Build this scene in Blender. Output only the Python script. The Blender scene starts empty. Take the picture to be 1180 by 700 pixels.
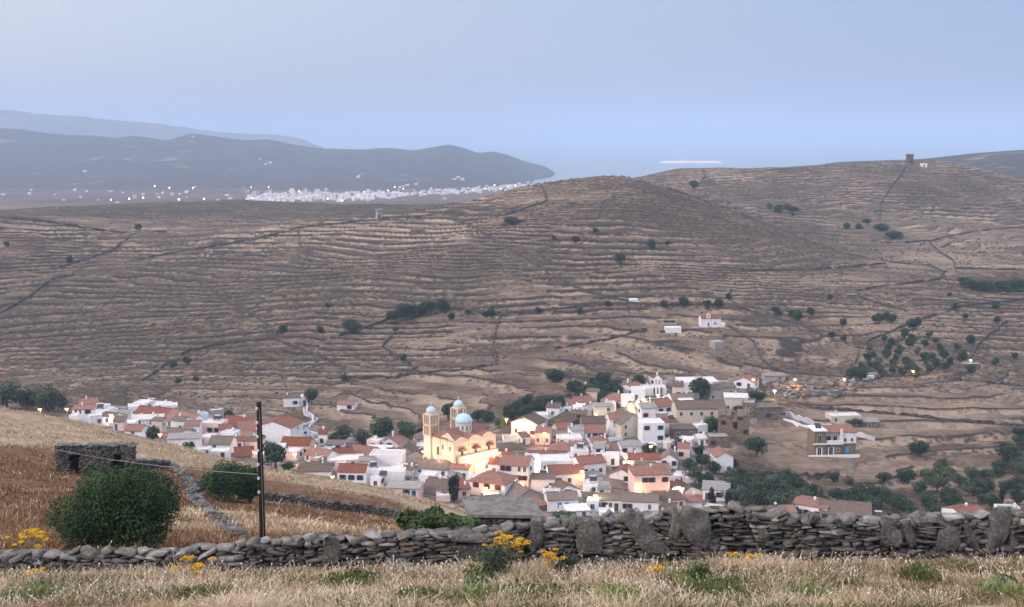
import bpy, math, random
import numpy as np
from mathutils import Vector, Matrix

R = math.radians
sc = bpy.context.scene
COL = sc.collection

# ------------------------------------------------------------------ camera
F, CX, CY, HOR = 1400.0, 590.0, 350.0, 160.0
PITCH = math.atan((CY - HOR) / F)
CAMZ = 160.0
cam_d = bpy.data.cameras.new('camera')
cam_d.sensor_width = 36.0
cam_d.lens = F / 1180.0 * 36.0
cam_d.clip_start = 0.5
cam_d.clip_end = 90000.0
cam = bpy.data.objects.new('camera', cam_d)
cam.location = (0, 0, CAMZ)
cam.rotation_euler = (math.pi / 2 - PITCH, 0, 0)
COL.objects.link(cam)
sc.camera = cam

# ------------------------------------------------------------------ light
EXPOSURE = 2.95
SUN_ELEV, SUN_ROT = 1.5, -82.0           # the afterglow stands to the left
w = bpy.data.worlds.new('World'); sc.world = w; w.use_nodes = True
wn = w.node_tree.nodes; wl = w.node_tree.links
bg = wn['Background']
sky = wn.new('ShaderNodeTexSky'); sky.sky_type = 'NISHITA'; sky.sun_disc = False
sky.sun_elevation = R(SUN_ELEV); sky.sun_rotation = R(SUN_ROT)
sky.altitude = 100; sky.air_density = 1.0; sky.dust_density = 1.0; sky.ozone_density = 2.0
# the dusk sky: evened out towards a pale blue, paler at the afterglow
tc = wn.new('ShaderNodeTexCoord'); sep = wn.new('ShaderNodeSeparateXYZ')
wl.new(tc.outputs['Generated'], sep.inputs[0])
rx = wn.new('ShaderNodeMapRange'); rx.inputs[1].default_value = -0.55; rx.inputs[2].default_value = 0.45
wl.new(sep.outputs[0], rx.inputs[0])
def wramp(stops):
    r = wn.new('ShaderNodeValToRGB'); e = r.color_ramp.elements
    while len(e) < len(stops): e.new(0.5)
    for k, (p, c) in enumerate(stops):
        e[k].position = p; e[k].color = (*c, 1)
    return r
rz = wn.new('ShaderNodeMapRange'); rz.inputs[1].default_value = -0.02; rz.inputs[2].default_value = 0.80
wl.new(sep.outputs[2], rz.inputs[0])
SKL = [(0.0, (.54, .59, .74)), (0.07, (.57, .60, .73)), (0.18, (.70, .69, .77)), (0.40, (.78, .78, .84)), (1.0, (1.70, 1.62, 1.68))]
SKR = [(0.0, (.25, .37, .62)), (0.07, (.24, .36, .64)), (0.18, (.25, .38, .68)), (0.40, (.58, .68, .90)), (1.0, (1.66, 1.60, 1.70))]
ra, rb = wramp(SKL), wramp(SKR)
wl.new(rz.outputs[0], ra.inputs[0]); wl.new(rz.outputs[0], rb.inputs[0])
mx = wn.new('ShaderNodeMix'); mx.data_type = 'RGBA'
wl.new(rx.outputs[0], mx.inputs[0]); wl.new(ra.outputs[0], mx.inputs[6]); wl.new(rb.outputs[0], mx.inputs[7])
gain = wn.new('ShaderNodeVectorMath'); gain.operation = 'SCALE'; gain.inputs[3].default_value = 1.20
wl.new(mx.outputs[2], gain.inputs[0])
m2 = wn.new('ShaderNodeMix'); m2.data_type = 'RGBA'; m2.inputs[0].default_value = 0.85
wl.new(sky.outputs[0], m2.inputs[6]); wl.new(gain.outputs[0], m2.inputs[7])
wl.new(m2.outputs[2], bg.inputs[0])
bg.inputs[1].default_value = 0.12

sun_d = bpy.data.lights.new('sun', 'SUN'); sun_d.energy = 0.30; sun_d.angle = R(25)
sun_d.color = (1.0, 0.86, 0.80)
sun = bpy.data.objects.new('sun', sun_d); COL.objects.link(sun)
sun.rotation_euler = (R(90 - 30), 0, R(-62))   # the afterglow: soft, from the left and a little behind

vs = sc.view_settings
sc.display_settings.display_device = 'sRGB'
vs.view_transform = 'Standard'; vs.look = 'None'; vs.gamma = 1.0; vs.use_curve_mapping = False
vs.exposure = EXPOSURE
sc.cycles.max_bounces = 5; sc.cycles.diffuse_bounces = 3; sc.cycles.glossy_bounces = 2
sc.cycles.transmission_bounces = 2; sc.cycles.transparent_max_bounces = 4; sc.cycles.volume_bounces = 1
sc.cycles.use_denoising = True
sc.cycles.sample_clamp_indirect = 3.0
sc.cycles.caustics_reflective = False; sc.cycles.caustics_refractive = False

# ------------------------------------------------------------------ pixel <-> world (photo pixels 1180 x 700)
SP, CP = math.sin(PITCH), math.cos(PITCH)
def dyz(py):
    return F * CP + (CY - py) * SP, -F * SP + (CY - py) * CP
def dep(py):
    a, b = dyz(py); return -b / a
def P(px, py, D):
    a, b = dyz(py)
    return Vector(((px - CX) * D / a, D, CAMZ + b * D / a))
def pix(x, y, z):
    v = z - CAMZ
    f = y * CP - v * SP; u = y * SP + v * CP
    return CX + x / f * F, CY - u / f * F

# ------------------------------------------------------------------ noise
def _h(ix, iy, s):
    n = (ix.astype(np.int64) * 374761393 + iy.astype(np.int64) * 668265263 + s * 1442695041) & 0xFFFFFFFF
    n = ((n ^ (n >> 13)) * 1274126177) & 0xFFFFFFFF
    n = (n ^ (n >> 16)) & 0xFFFFFFFF
    return n.astype(np.float64) / 4294967295.0
def vnoise(x, y, s=0):
    ix = np.floor(x); iy = np.floor(y); fx = x - ix; fy = y - iy
    fx = fx * fx * (3 - 2 * fx); fy = fy * fy * (3 - 2 * fy)
    a = _h(ix, iy, s); b = _h(ix + 1, iy, s); c = _h(ix, iy + 1, s); d = _h(ix + 1, iy + 1, s)
    return (a * (1 - fx) + b * fx) * (1 - fy) + (c * (1 - fx) + d * fx) * fy
def fbm(x, y, s=0, o=4):
    v = 0; a = 0.5
    for k in range(o):
        v = v + a * (vnoise(x, y, s + k * 17) - 0.5); x = x * 2.03 + 11.3; y = y * 2.03 + 4.7; a *= 0.5
    return v
def sstep(a, b, x):
    t = np.clip((x - a) / (b - a), 0, 1); return t * t * (3 - 2 * t)
def voro(x, y, s=0):
    """cell id hashes (two) of the nearest jittered centre"""
    ix = np.floor(x); iy = np.floor(y); bd = np.full(x.shape, 1e9); i1 = np.zeros(x.shape); i2 = np.zeros(x.shape)
    for dx in (-1, 0, 1):
        for dy in (-1, 0, 1):
            cx = ix + dx; cy = iy + dy
            d = (cx + _h(cx, cy, s) - x) ** 2 + (cy + _h(cx, cy, s + 5) - y) ** 2
            m = d < bd; bd = np.where(m, d, bd)
            i1 = np.where(m, _h(cx, cy, s + 9), i1); i2 = np.where(m, _h(cx, cy, s + 13), i2)
    return i1, i2

# ------------------------------------------------------------------ the lie of the land
ROWS = [  # (distances, heights): heights as 'y' = seen at that image row, 'z' = metres, 'o' = offset from the row before
 (-40,  'z', {0: 163}),
 (0,    'z', {0: 158.2}),
 (26,   'y', {0: 696, 1180: 694}),
 (32,   'y', {0: 660, 150: 662, 300: 660, 450: 655, 600: 655, 750: 650, 900: 645, 1050: 648, 1180: 650}),
 (60,   'y', {0: 590, 150: 596, 300: 612, 450: 622, 600: 642, 750: 655, 1180: 660}),
 (96,   'y', {0: 538, 150: 552, 300: 578, 450: 595, 600: 625, 750: 645, 1180: 650}),
 ({0: 150, 300: 135, 600: 125, 1180: 120}, 'y', {-100: 462, 0: 471, 60: 481, 150: 500, 230: 520, 300: 543, 350: 549, 400: 556, 450: 565, 500: 578, 560: 599, 600: 622, 750: 640, 1180: 645}),
 (225,  'z', {0: 84, 150: 80, 300: 74, 600: 70, 900: 70, 1180: 70}),
 (300,  'y', {0: 507, 150: 524, 300: 562, 450: 586, 600: 602, 750: 600, 900: 603, 1050: 608, 1180: 605}),
 (350,  'y', {0: 485, 150: 500, 300: 530, 450: 545, 600: 545, 750: 545, 900: 550, 1050: 560, 1180: 560}),
 (400,  'y', {0: 472, 150: 482, 300: 500, 450: 510, 600: 500, 750: 495, 900: 498, 1050: 508, 1180: 515}),
 (445,  'y', {0: 464, 150: 470, 300: 484, 450: 487, 600: 468, 750: 458, 900: 460, 1050: 464, 1180: 475}),
 (480,  'y', {0: 452, 150: 452, 300: 463, 450: 460, 600: 446, 750: 436, 900: 440, 1050: 440, 1180: 452}),
 (540,  'y', {0: 425, 150: 420, 300: 420, 450: 415, 600: 405, 750: 390, 900: 390, 1050: 400, 1180: 410}),
 (620,  'y', {0: 368, 150: 362, 300: 352, 450: 345, 600: 340, 750: 330, 900: 340, 1050: 352, 1180: 360}),
 ({0: 715, 600: 720, 850: 700, 960: 680, 1080: 665, 1180: 665}, 'y', {0: 308, 150: 308, 300: 305, 450: 292, 600: 270, 690: 262, 750: 266, 850: 290, 900: 304, 960: 320, 1050: 330, 1180: 335}),
 ({0: 820, 600: 850, 850: 800, 960: 745, 1080: 710, 1180: 720}, 'y', {-300: 246, 0: 250, 70: 256, 145: 268, 200: 270, 300: 260, 400: 251, 500: 242, 545: 231, 600: 215, 650: 206, 690: 203, 720: 204, 745: 208, 800: 225, 850: 246, 900: 270, 960: 295, 1030: 307, 1080: 312, 1180: 314}),
 ({0: 900, 600: 930, 850: 880, 960: 820, 1080: 790, 1180: 800}, 'o', {0: -9, 850: -9, 950: -5, 1080: -2, 1180: 1}),
 (1040, 'y', {0: 248, 200: 250, 300: 247, 400: 245, 500: 240, 600: 226, 690: 216, 745: 222, 800: 218, 850: 226, 960: 240, 1080: 250, 1180: 262}),
 (1250, 'y', {-300: 247, 0: 243, 100: 238, 200: 234, 270: 232, 400: 237, 480: 236, 550: 235, 600: 224, 690: 211, 745: 203, 770: 197, 790: 194.5, 870: 193, 960: 190, 1045: 187, 1100: 189, 1140: 197, 1180: 204, 1400: 220}),
 (1450, 'o', {0: -22}),
 (1950, 'z', {0: 45, 300: 48, 560: 47, 640: 20, 700: -15, 860: -15, 960: 50, 1180: 95}),
 (2750, 'z', {0: 29, 300: 30, 560: 31, 610: 26, 650: -12, 830: -12, 870: 60, 900: 86, 960: 108, 1060: 114, 1120: 128, 1180: 136, 1400: 150}),
 (3700, 'z', {0: 12, 300: 14, 560: 10, 605: 5, 630: -10, 860: -12, 960: 10, 1180: 20}),
 (4650, 'z', {0: 80, 100: 66, 222: 75, 300: 55, 400: 48, 515: 58, 580: 30, 606: 5, 625: -10, 1180: -10}),
 (5700, 'y', {-400: 138, -60: 144, 0: 148, 25: 149, 51: 153.5, 82: 157, 110: 157, 137: 160, 151: 157, 170: 158.5, 192: 161, 207: 156, 223: 151.5, 240: 154, 257: 157.5, 284: 161, 308: 160.5, 325: 164, 339: 167, 370: 169.5, 400: 170, 420: 171, 441: 169.5, 476: 173.5, 495: 170, 517: 166, 535: 171, 551: 177, 568: 174.5, 585: 178.5, 600: 184.5, 609: 188, 622: 190.5, 632: 193, 638: 201, 650: 203, 1180: 203}),
 (6900, 'z', {0: -20}),
 (9500, 'z', {0: -20}),
]
PXA, PXB = -500, 1700
TX = np.arange(PXA, PXB + 1, 4.0)
def _fn(v, y=None):
    if not isinstance(v, dict): return np.full(TX.shape, float(v))
    k = sorted(v)
    if len(k) == 1: return np.full(TX.shape, float(v[k[0]]))
    kx = []
    for p in k:                                   # a knot's azimuth follows from the image row it is seen at
        a = 1400.0 if y is None else dyz(v[p])[0]
        kx.append(CX + (p - CX) / a * 1400.0)
    return np.interp(TX, kx, [v[p] for p in k])
def _smooth(a, s):
    r = int(s * 3 / 4) + 1; g = np.exp(-0.5 * ((np.arange(-r, r + 1) * 4.0) / s) ** 2); g /= g.sum()
    return np.convolve(np.pad(a, r, mode='edge'), g, mode='valid')
TD, TZ = [], []
for i, (d, kind, v) in enumerate(ROWS):
    D_ = _smooth(_fn(d), 30)
    if kind == 'y':
        yy = _smooth(_fn(v, True), (4 if i > 23 else 7) if i > 14 else 14)
        z_ = CAMZ - D_ * np.array([dep(y) for y in yy])
    elif kind == 'z': z_ = _smooth(_fn(v), 12)
    else: z_ = TZ[-1] + _smooth(_fn(v), 20)
    TD.append(D_); TZ.append(z_)
TD = np.array(TD); TZ = np.array(TZ); K = len(ROWS)
_d = np.diff(TD, axis=0); _s = np.diff(TZ, axis=0) / _d
TM = np.zeros_like(TZ); TM[0] = _s[0]; TM[-1] = _s[-1]
for i in range(1, K - 1):                          # monotone slopes: crests stay where they are put
    h = np.where(_s[i - 1] * _s[i] > 0, 2 * _s[i - 1] * _s[i] / (_s[i - 1] + _s[i] + 1e-12), 0)
    TM[i] = h
def base_h(X, D):
    X = np.asarray(X, float); D = np.asarray(D, float)
    pe = CX + 1400.0 * X / np.maximum(D, 25.0)
    c = np.clip((pe - PXA) / 4.0, 0, len(TX) - 1.001); c0 = c.astype(int); fr = c - c0
    out = 0; slp = 0
    for cc, wt in ((c0, 1 - fr), (c0 + 1, fr)):
        k = np.zeros(cc.shape, int)
        for i in range(1, K - 1): k += (TD[i][cc] <= D)
        d0 = TD[k, cc]; d1 = TD[k + 1, cc]; h = d1 - d0; t = np.clip((D - d0) / h, 0, 1)
        z = (TZ[k, cc] * (1 + 2 * t) * (1 - t) ** 2 + TM[k, cc] * h * t * (1 - t) ** 2
             + TZ[k + 1, cc] * t * t * (3 - 2 * t) + TM[k + 1, cc] * h * t * t * (t - 1))
        out = out + wt * z
        slp = slp + wt * ((6 * t * t - 6 * t) * (TZ[k, cc] - TZ[k + 1, cc]) / h + TM[k, cc] * (1 - 4 * t + 3 * t * t) + TM[k + 1, cc] * (3 * t * t - 2 * t))
    return out, slp
def land(X, D):
    """full ground: height, terrace phase, terrace strength, wood/tan patch values"""
    X = np.asarray(X, float); D = np.asarray(D, float)
    z, slp = base_h(X, D)
    near = sstep(60, 200, D)
    hill = sstep(425, 470, D) * (1 - sstep(1350, 1500, D))
    z = z + fbm(X / 90, D / 90, 3) * 7.0 * hill + fbm(X / 22, D / 22, 5) * 1.3 * hill
    z = z + fbm(X / 9, D / 9, 6, 3) * 0.9 * sstep(36, 60, D) * (1 - sstep(200, 240, D))
    far = sstep(3300, 4600, D)
    rid = np.abs(fbm(X / 700, D / 700, 21, 5)) * 2
    z = z - np.where(z > 3, (rid * 75 - 12) * far * (1 - sstep(6200, 6900, D)) * sstep(3, 90, z) * (1 - 0.75 * np.exp(-((D - 5700) / 500) ** 2)), 0)
    slp = np.abs(slp + .075); zp = z + .075 * D
    wx = X + fbm(X / 45, D / 45, 31) * 40; wy = D + fbm(X / 45, D / 45, 37) * 40
    p1, p2 = voro(wx / 95, wy / 60, 2)
    q1, q2 = voro(wx / 260, wy / 190, 8)
    step = 1.9 + 2.3 * p1 ** 1.4
    # slopes that are more scrub than terrace
    X0 = CX + 1400 * X / np.maximum(D, 25)
    scrubby = np.clip(fbm(X / 170, D / 120, 41) * 2.2 + 0.35, 0, 1)
    bare = np.exp(-((X0 - 880) / 130) ** 2 - ((D - 745) / 75) ** 2) + 0.9 * np.exp(-((X0 - 680) / 90) ** 2 - ((D - 790) / 55) ** 2)
    scrubby = np.clip(scrubby + bare * 1.2, 0, 1)
    mask = hill * (0.45 + 0.55 * (1 - scrubby)) * (1 - 0.75 * np.clip(bare, 0, 1))
    mask = mask * (1 - .7 * sstep(960, 1040, D) * (1 - sstep(560, 640, X0)))
    mask = np.maximum(mask, 0.8 * sstep(290, 320, D) * (1 - sstep(430, 520, D)) * sstep(850, 900, X0))
    mask = mask * sstep(.035, .085, slp)
    u = (zp + fbm(X / 150, D / 120, 53, 2) * 24 + fbm(X / 38, D / 38, 51) * 3.4 + fbm(X / 9, D / 9, 55, 3) * 1.1) / step + p2
    mask = mask * (0.12 + 0.88 * sstep(-.20, -.02, fbm(X / 34, D / 16, 61)))
    f = u - np.floor(u)
    S = f * 0.25 + 0.75 * sstep(0.78, 0.98, f)
    zt = z + (S - f) * step * mask
    land.rise = np.clip(1.7 * slp / step, .09, .27)
    return zt, u, mask, p1, q1, scrubby
def gz(x, y): return float(land(np.array([x]), np.array([y]))[0][0])
def hit(px, py, d0=180.0, d1=7000.0):
    """where the view ray through a photo pixel meets the ground, beyond distance d0"""
    Ds = d0 * (d1 / d0) ** np.linspace(0, 1, 1400)
    for it in range(2):
        a, b = dyz(py)
        zr = CAMZ + b * Ds / a; zg = land((px - CX) * Ds / a, Ds)[0]
        k = np.nonzero(zg >= zr)[0]
        if len(k) == 0: return None
        k = k[0]
        if k == 0: break
        Ds = np.linspace(Ds[k - 1], Ds[k], 30)
    D = Ds[min(k, len(Ds) - 1)]
    x = (px - CX) * D / dyz(py)[0]
    return Vector((x, D, gz(x, D)))

# ------------------------------------------------------------------ materials
def mat(name, rough=0.9, spec=0.2):
    m = bpy.data.materials.new(name); m.use_nodes = True
    b = m.node_tree.nodes['Principled BSDF']
    b.inputs['Roughness'].default_value = rough
    b.inputs['Specular IOR Level'].default_value = spec
    return m, m.node_tree.nodes, m.node_tree.links, b
def noise_col(N, L, stops, scale, detail=4, rough=0.6, dist=0.0, coord='Object', vec=None, stretch=None):
    """noise -> colour ramp"""
    t = N.new('ShaderNodeTexNoise'); t.inputs['Scale'].default_value = scale
    t.inputs['Detail'].default_value = detail; t.inputs['Roughness'].default_value = rough
    t.inputs['Distortion'].default_value = dist
    if vec is None:
        c = N.new('ShaderNodeTexCoord'); vec = c.outputs[coord]
        if stretch:
            mp = N.new('ShaderNodeMapping'); mp.inputs['Scale'].default_value = stretch
            L.new(vec, mp.inputs[0]); vec = mp.outputs[0]
    L.new(vec, t.inputs['Vector'])
    r = N.new('ShaderNodeValToRGB'); e = r.color_ramp.elements
    while len(e) < len(stops): e.new(0.5)
    for k, (p, c) in enumerate(stops): e[k].position = p; e[k].color = (*c, 1)
    L.new(t.outputs['Fac'], r.inputs[0])
    return r.outputs[0], t.outputs['Fac']
def mixc(N, L, a, b, fac, mode='MIX'):
    m = N.new('ShaderNodeMix'); m.data_type = 'RGBA'; m.blend_type = mode; m.clamp_factor = True
    for s, v in ((0, fac), (6, a), (7, b)):
        if isinstance(v, (int, float)): m.inputs[s].default_value = v
        elif isinstance(v, tuple): m.inputs[s].default_value = (*v, 1)
        else: L.new(v, m.inputs[s])
    return m.outputs[2]
def math_(N, L, op, a, b=None, c=None):
    m = N.new('ShaderNodeMath'); m.operation = op
    for s, v in ((0, a), (1, b), (2, c)):
        if v is None: continue
        if isinstance(v, (int, float)): m.inputs[s].default_value = v
        else: L.new(v, m.inputs[s])
    return m.outputs[0]
def bump(N, L, b, h, strength, dist):
    bp = N.new('ShaderNodeBump'); bp.inputs['Strength'].default_value = strength; bp.inputs['Distance'].default_value = dist
    L.new(h, bp.inputs['Height']); L.new(bp.outputs[0], b.inputs['Normal'])
def simple(name, cols, scale, rough=0.9, spec=0.2, bumpd=0.0, detail=4, stretch=None, rand=0.0):
    """surface of one stuff: noise between a few colours, with a per-object shift"""
    m, N, L, b = mat(name, rough, spec)
    n = len(cols); stops = [(0.3 + 0.4 * i / max(1, n - 1), c) for i, c in enumerate(cols)]
    c, f = noise_col(N, L, stops, scale, detail, stretch=stretch)
    if rand:
        oi = N.new('ShaderNodeObjectInfo'); mr = N.new('ShaderNodeMapRange')
        mr.inputs[3].default_value = 1 - rand; mr.inputs[4].default_value = 1 + rand
        L.new(oi.outputs['Random'], mr.inputs[0])
        hs = N.new('ShaderNodeHueSaturation'); L.new(c, hs.inputs['Color']); L.new(mr.outputs[0], hs.inputs['Value'])
        c = hs.outputs[0]
    L.new(c, b.inputs['Base Color'])
    if bumpd: bump(N, L, b, f, 0.6, bumpd)
    return m

# ------------------------------------------------------------------ object helpers
def link(o, parent=None):
    COL.objects.link(o)
    if parent is not None: o.parent = parent
    return o
def tag(o, label=None, cat=None, group=None, kind=None):
    if label: o['label'] = label
    if cat: o['category'] = cat
    if group: o['group'] = group
    if kind or cat: o['kind'] = kind or 'thing'
    return o
def empty(name, loc, rz=0.0):
    o = bpy.data.objects.new(name, None); o.location = loc; o.rotation_euler = (0, 0, rz); o.empty_display_size = 0.5
    return link(o)
def npmesh(name, V, Fc, mats, mi=None, smooth=False):
    """mesh from arrays; Fc = one array (n,3|4) or a list of index tuples"""
    me = bpy.data.meshes.new(name)
    V = np.asarray(V, np.float32)
    if isinstance(Fc, np.ndarray):
        n, k = Fc.shape
        me.vertices.add(len(V)); me.vertices.foreach_set('co', V.ravel())
        me.loops.add(n * k); me.loops.foreach_set('vertex_index', Fc.astype(np.int32).ravel())
        me.polygons.add(n); me.polygons.foreach_set('loop_start', np.arange(0, n * k, k, dtype=np.int32))
        me.polygons.foreach_set('loop_total', np.full(n, k, np.int32))
        if mi is not None: me.polygons.foreach_set('material_index', np.asarray(mi, np.int32))
        me.update(calc_edges=True)
    else:
        me.from_pydata(V.tolist(), [], [tuple(f) for f in Fc])
        if mi is not None: me.polygons.foreach_set('material_index', np.asarray(mi, np.int32))
        me.update()
    for m in (mats if isinstance(mats, (list, tuple)) else [mats]): me.materials.append(m)
    if smooth: me.polygons.foreach_set('use_smooth', np.ones(len(me.polygons), bool))
    return me
def fattr(me, name, vals):
    a = me.attributes.new(name, 'FLOAT', 'POINT'); a.data.foreach_set('value', np.asarray(vals, np.float32))
def mobj(name, me, parent=None, loc=(0, 0, 0), rz=0.0):
    o = bpy.data.objects.new(name, me); o.location = loc; o.rotation_euler = (0, 0, rz)
    return link(o, parent)

class MB:
    """collects boxes, prisms, tubes ... and links them as ONE mesh object"""
    def __init__(s): s.v = []; s.f = []; s.m = []
    def add(s, vs, fs, mi=0):
        n = len(s.v); s.v += [tuple(v) for v in vs]; s.f += [tuple(i + n for i in f) for f in fs]; s.m += [mi] * len(fs); return s
    def box(s, x0, x1, y0, y1, z0, z1, mi=0):
        return s.add([(x0, y0, z0), (x1, y0, z0), (x1, y1, z0), (x0, y1, z0), (x0, y0, z1), (x1, y0, z1), (x1, y1, z1), (x0, y1, z1)],
                     [(0, 3, 2, 1), (4, 5, 6, 7), (0, 1, 5, 4), (1, 2, 6, 5), (2, 3, 7, 6), (3, 0, 4, 7)], mi)
    def prism(s, pts, y0, y1, mi=0):
        """outline in x,z pushed along y"""
        n = len(pts)
        return s.add([(x, y0, z) for x, z in pts] + [(x, y1, z) for x, z in pts],
                     [tuple(range(n)), tuple(range(2 * n - 1, n - 1, -1))] + [(i, i + n, (i + 1) % n + n, (i + 1) % n) for i in range(n)], mi)
    def prismx(s, pts, x0, x1, mi=0):
        """outline in y,z pushed along x"""
        n = len(pts)
        return s.add([(x0, y, z) for y, z in pts] + [(x1, y, z) for y, z in pts],
                     [tuple(range(n - 1, -1, -1)), tuple(range(n, 2 * n))] + [(i, (i + 1) % n, (i + 1) % n + n, i + n) for i in range(n)], mi)
    def lathe(s, prof, n=12, cx=0, cy=0, mi=0, a0=0.0):
        v = []
        for r, z in prof:
            v += [(cx + r * math.cos(a0 + 2 * math.pi * k / n), cy + r * math.sin(a0 + 2 * math.pi * k / n), z) for k in range(n)]
        f = [tuple(range(n - 1, -1, -1)), tuple(range((len(prof) - 1) * n, len(prof) * n))]
        for j in range(len(prof) - 1):
            for k in range(n): f.append((j * n + k, j * n + (k + 1) % n, (j + 1) * n + (k + 1) % n, (j + 1) * n + k))
        return s.add(v, f, mi)
    def tube(s, pts, rad, n=6, mi=0):
        v = []; f = []
        rad = rad if isinstance(rad, (list, tuple)) else [rad] * len(pts)
        for j, p in enumerate(pts):
            p = Vector(p); q = Vector(pts[min(j + 1, len(pts) - 1)]) - Vector(pts[max(j - 1, 0)]); q.normalize()
            a = q.orthogonal().normalized() if abs(q.z) > 0.99 else q.cross(Vector((0, 0, 1))).normalized(); b = q.cross(a)
            v += [tuple(p + (a * math.cos(2 * math.pi * k / n) + b * math.sin(2 * math.pi * k / n)) * rad[j]) for k in range(n)]
        for j in range(len(pts) - 1):
            for k in range(n): f.append((j * n + k, j * n + (k + 1) % n, (j + 1) * n + (k + 1) % n, (j + 1) * n + k))
        f += [tuple(range(n - 1, -1, -1)), tuple(range((len(pts) - 1) * n, len(pts) * n))]
        return s.add(v, f, mi)
    def mesh(s, name, mats, smooth=False): return npmesh(name, s.v, s.f, mats, s.m, smooth)
    def build(s, name, mats, parent=None, loc=(0, 0, 0), rz=0.0, smooth=False):
        return mobj(name, s.mesh(name, mats, smooth), parent, loc, rz)
# ================================================================== SETTING: the ground
gm, N, L, b = mat('hillside_ground', 1.0, 0.05)
geo = N.new('ShaderNodeNewGeometry'); pos = geo.outputs['Position']
def attr(n):
    a = N.new('ShaderNodeAttribute'); a.attribute_name = n; return a.outputs['Fac']
u_, msk, p1_, q1_, scr, fore, vale = [attr(n) for n in ('terr_u', 'terr_m', 'patch', 'field', 'scrub', 'fore', 'far')]
mpg = N.new('ShaderNodeMapping'); mpg.inputs['Scale'].default_value = (.45, 1, 1); L.new(pos, mpg.inputs[0]); posx = mpg.outputs[0]
tan, f0 = noise_col(N, L, [(0.32, (.12, .090, .072)), (0.5, (.24, .180, .135)), (0.64, (.50, .40, .285))], 0.11, 9, 0.78, 0.5, vec=posx)
brn, f1 = noise_col(N, L, [(0.32, (.060, .047, .044)), (0.52, (.150, .105, .086)), (0.7, (.29, .215, .16))], 0.2, 9, 0.8, 0.3, vec=posx)
grn, f2 = noise_col(N, L, [(0.3, (.030, .034, .024)), (0.7, (.085, .082, .052))], 0.5, 3, 0.7, 0.0, vec=pos)
big, f3 = noise_col(N, L, [(0.40, (0, 0, 0)), (0.60, (1, 1, 1))], 0.022, 5, 0.65, 0.8, vec=pos)
c = mixc(N, L, tan, brn, math_(N, L, 'MULTIPLY_ADD', big, 0.50, math_(N, L, 'MULTIPLY', p1_, 0.45)))
# bands along each terrace: pale lip, browner back
fr = math_(N, L, 'FRACT', u_)
lip = N.new('ShaderNodeMapRange'); lip.inputs[1].default_value = 0.45; lip.inputs[2].default_value = 0.75; L.new(fr, lip.inputs[0])
lipn = math_(N, L, 'MULTIPLY', math_(N, L, 'MULTIPLY', lip.outputs[0], msk), f3)
c = mixc(N, L, c, (.60, .50, .37), math_(N, L, 'MULTIPLY', lipn, math_(N, L, 'MULTIPLY_ADD', q1_, 1.8, .6)))
cmb = N.new('ShaderNodeCombineXYZ'); sx = N.new('ShaderNodeSeparateXYZ'); L.new(pos, sx.inputs[0])
L.new(math_(N, L, 'MULTIPLY', sx.outputs[0], .045), cmb.inputs[0]); L.new(math_(N, L, 'MULTIPLY', sx.outputs[1], .012), cmb.inputs[1]); L.new(math_(N, L, 'MULTIPLY', u_, 1.1), cmb.inputs[2])
sk, fs = noise_col(N, L, [(0.40, (0, 0, 0)), (0.62, (1, 1, 1))], 1.0, 6, .65, 0, vec=cmb.outputs[0])
c = mixc(N, L, c, (.115, .085, .075), math_(N, L, 'MULTIPLY', math_(N, L, 'SUBTRACT', 1.0, sk), .55))
c = mixc(N, L, c, (.50, .40, .29), math_(N, L, 'MULTIPLY', math_(N, L, 'MULTIPLY', sk, lip.outputs[0]), .65))
# scrub dots
vr = N.new('ShaderNodeTexVoronoi'); vr.inputs['Scale'].default_value = 0.36; vr.inputs['Randomness'].default_value = 1.0; _wv = N.new('ShaderNodeVectorMath'); _wv.operation = 'ADD'; _wn = N.new('ShaderNodeTexNoise'); _wn.inputs['Scale'].default_value = 0.8; L.new(pos, _wn.inputs['Vector']); _ws = N.new('ShaderNodeVectorMath'); _ws.operation = 'SCALE'; _ws.inputs[3].default_value = 3.0; L.new(_wn.outputs['Color'], _ws.inputs[0]); L.new(pos, _wv.inputs[0]); L.new(_ws.outputs[0], _wv.inputs[1]); L.new(_wv.outputs[0], vr.inputs['Vector'])
dots = N.new('ShaderNodeMapRange'); dots.inputs[1].default_value = 0.60; dots.inputs[2].default_value = 0.30; L.new(vr.outputs['Distance'], dots.inputs[0])
vn, vf = noise_col(N, L, [(0.42, (0, 0, 0)), (0.58, (1, 1, 1))], 0.045, 5, 0.7, 0.4, vec=pos)
sfac = math_(N, L, 'MULTIPLY', dots.outputs[0], math_(N, L, 'MINIMUM', math_(N, L, 'ADD', math_(N, L, 'MULTIPLY', scr, 0.95), math_(N, L, 'MULTIPLY_ADD', math_(N, L, 'MULTIPLY', math_(N, L, 'MINIMUM', attr('tone'), 0.0), -1.0), .7, math_(N, L, 'MULTIPLY', vn, 0.75))), 1.0))
c = mixc(N, L, c, grn, math_(N, L, 'MULTIPLY', sfac, math_(N, L, 'SUBTRACT', 0.88, fore)))
# terrace walls (dry stone) and their shadow, painted into one dark band
st, f4 = noise_col(N, L, [(0.35, (.032, .028, .027)), (0.65, (.10, .088, .082))], 0.9, 4, 0.7, 0, vec=pos)
wl_ = N.new('ShaderNodeMapRange'); wl_.inputs[1].default_value = -.02; wl_.inputs[2].default_value = .03; L.new(math_(N, L, 'ADD', math_(N, L, 'SUBTRACT', fr, 1.0), attr('rise')), wl_.inputs[0])
brk, f5 = noise_col(N, L, [(0.34, (0, 0, 0)), (0.43, (1, 1, 1))], 0.035, 5, 0.7, 0.2, vec=pos)
wf = math_(N, L, 'MULTIPLY', math_(N, L, 'MULTIPLY', wl_.outputs[0], brk), math_(N, L, 'MINIMUM', math_(N, L, 'MULTIPLY', msk, 3.0), 1.0))
c = mixc(N, L, c, st, wf)
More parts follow.
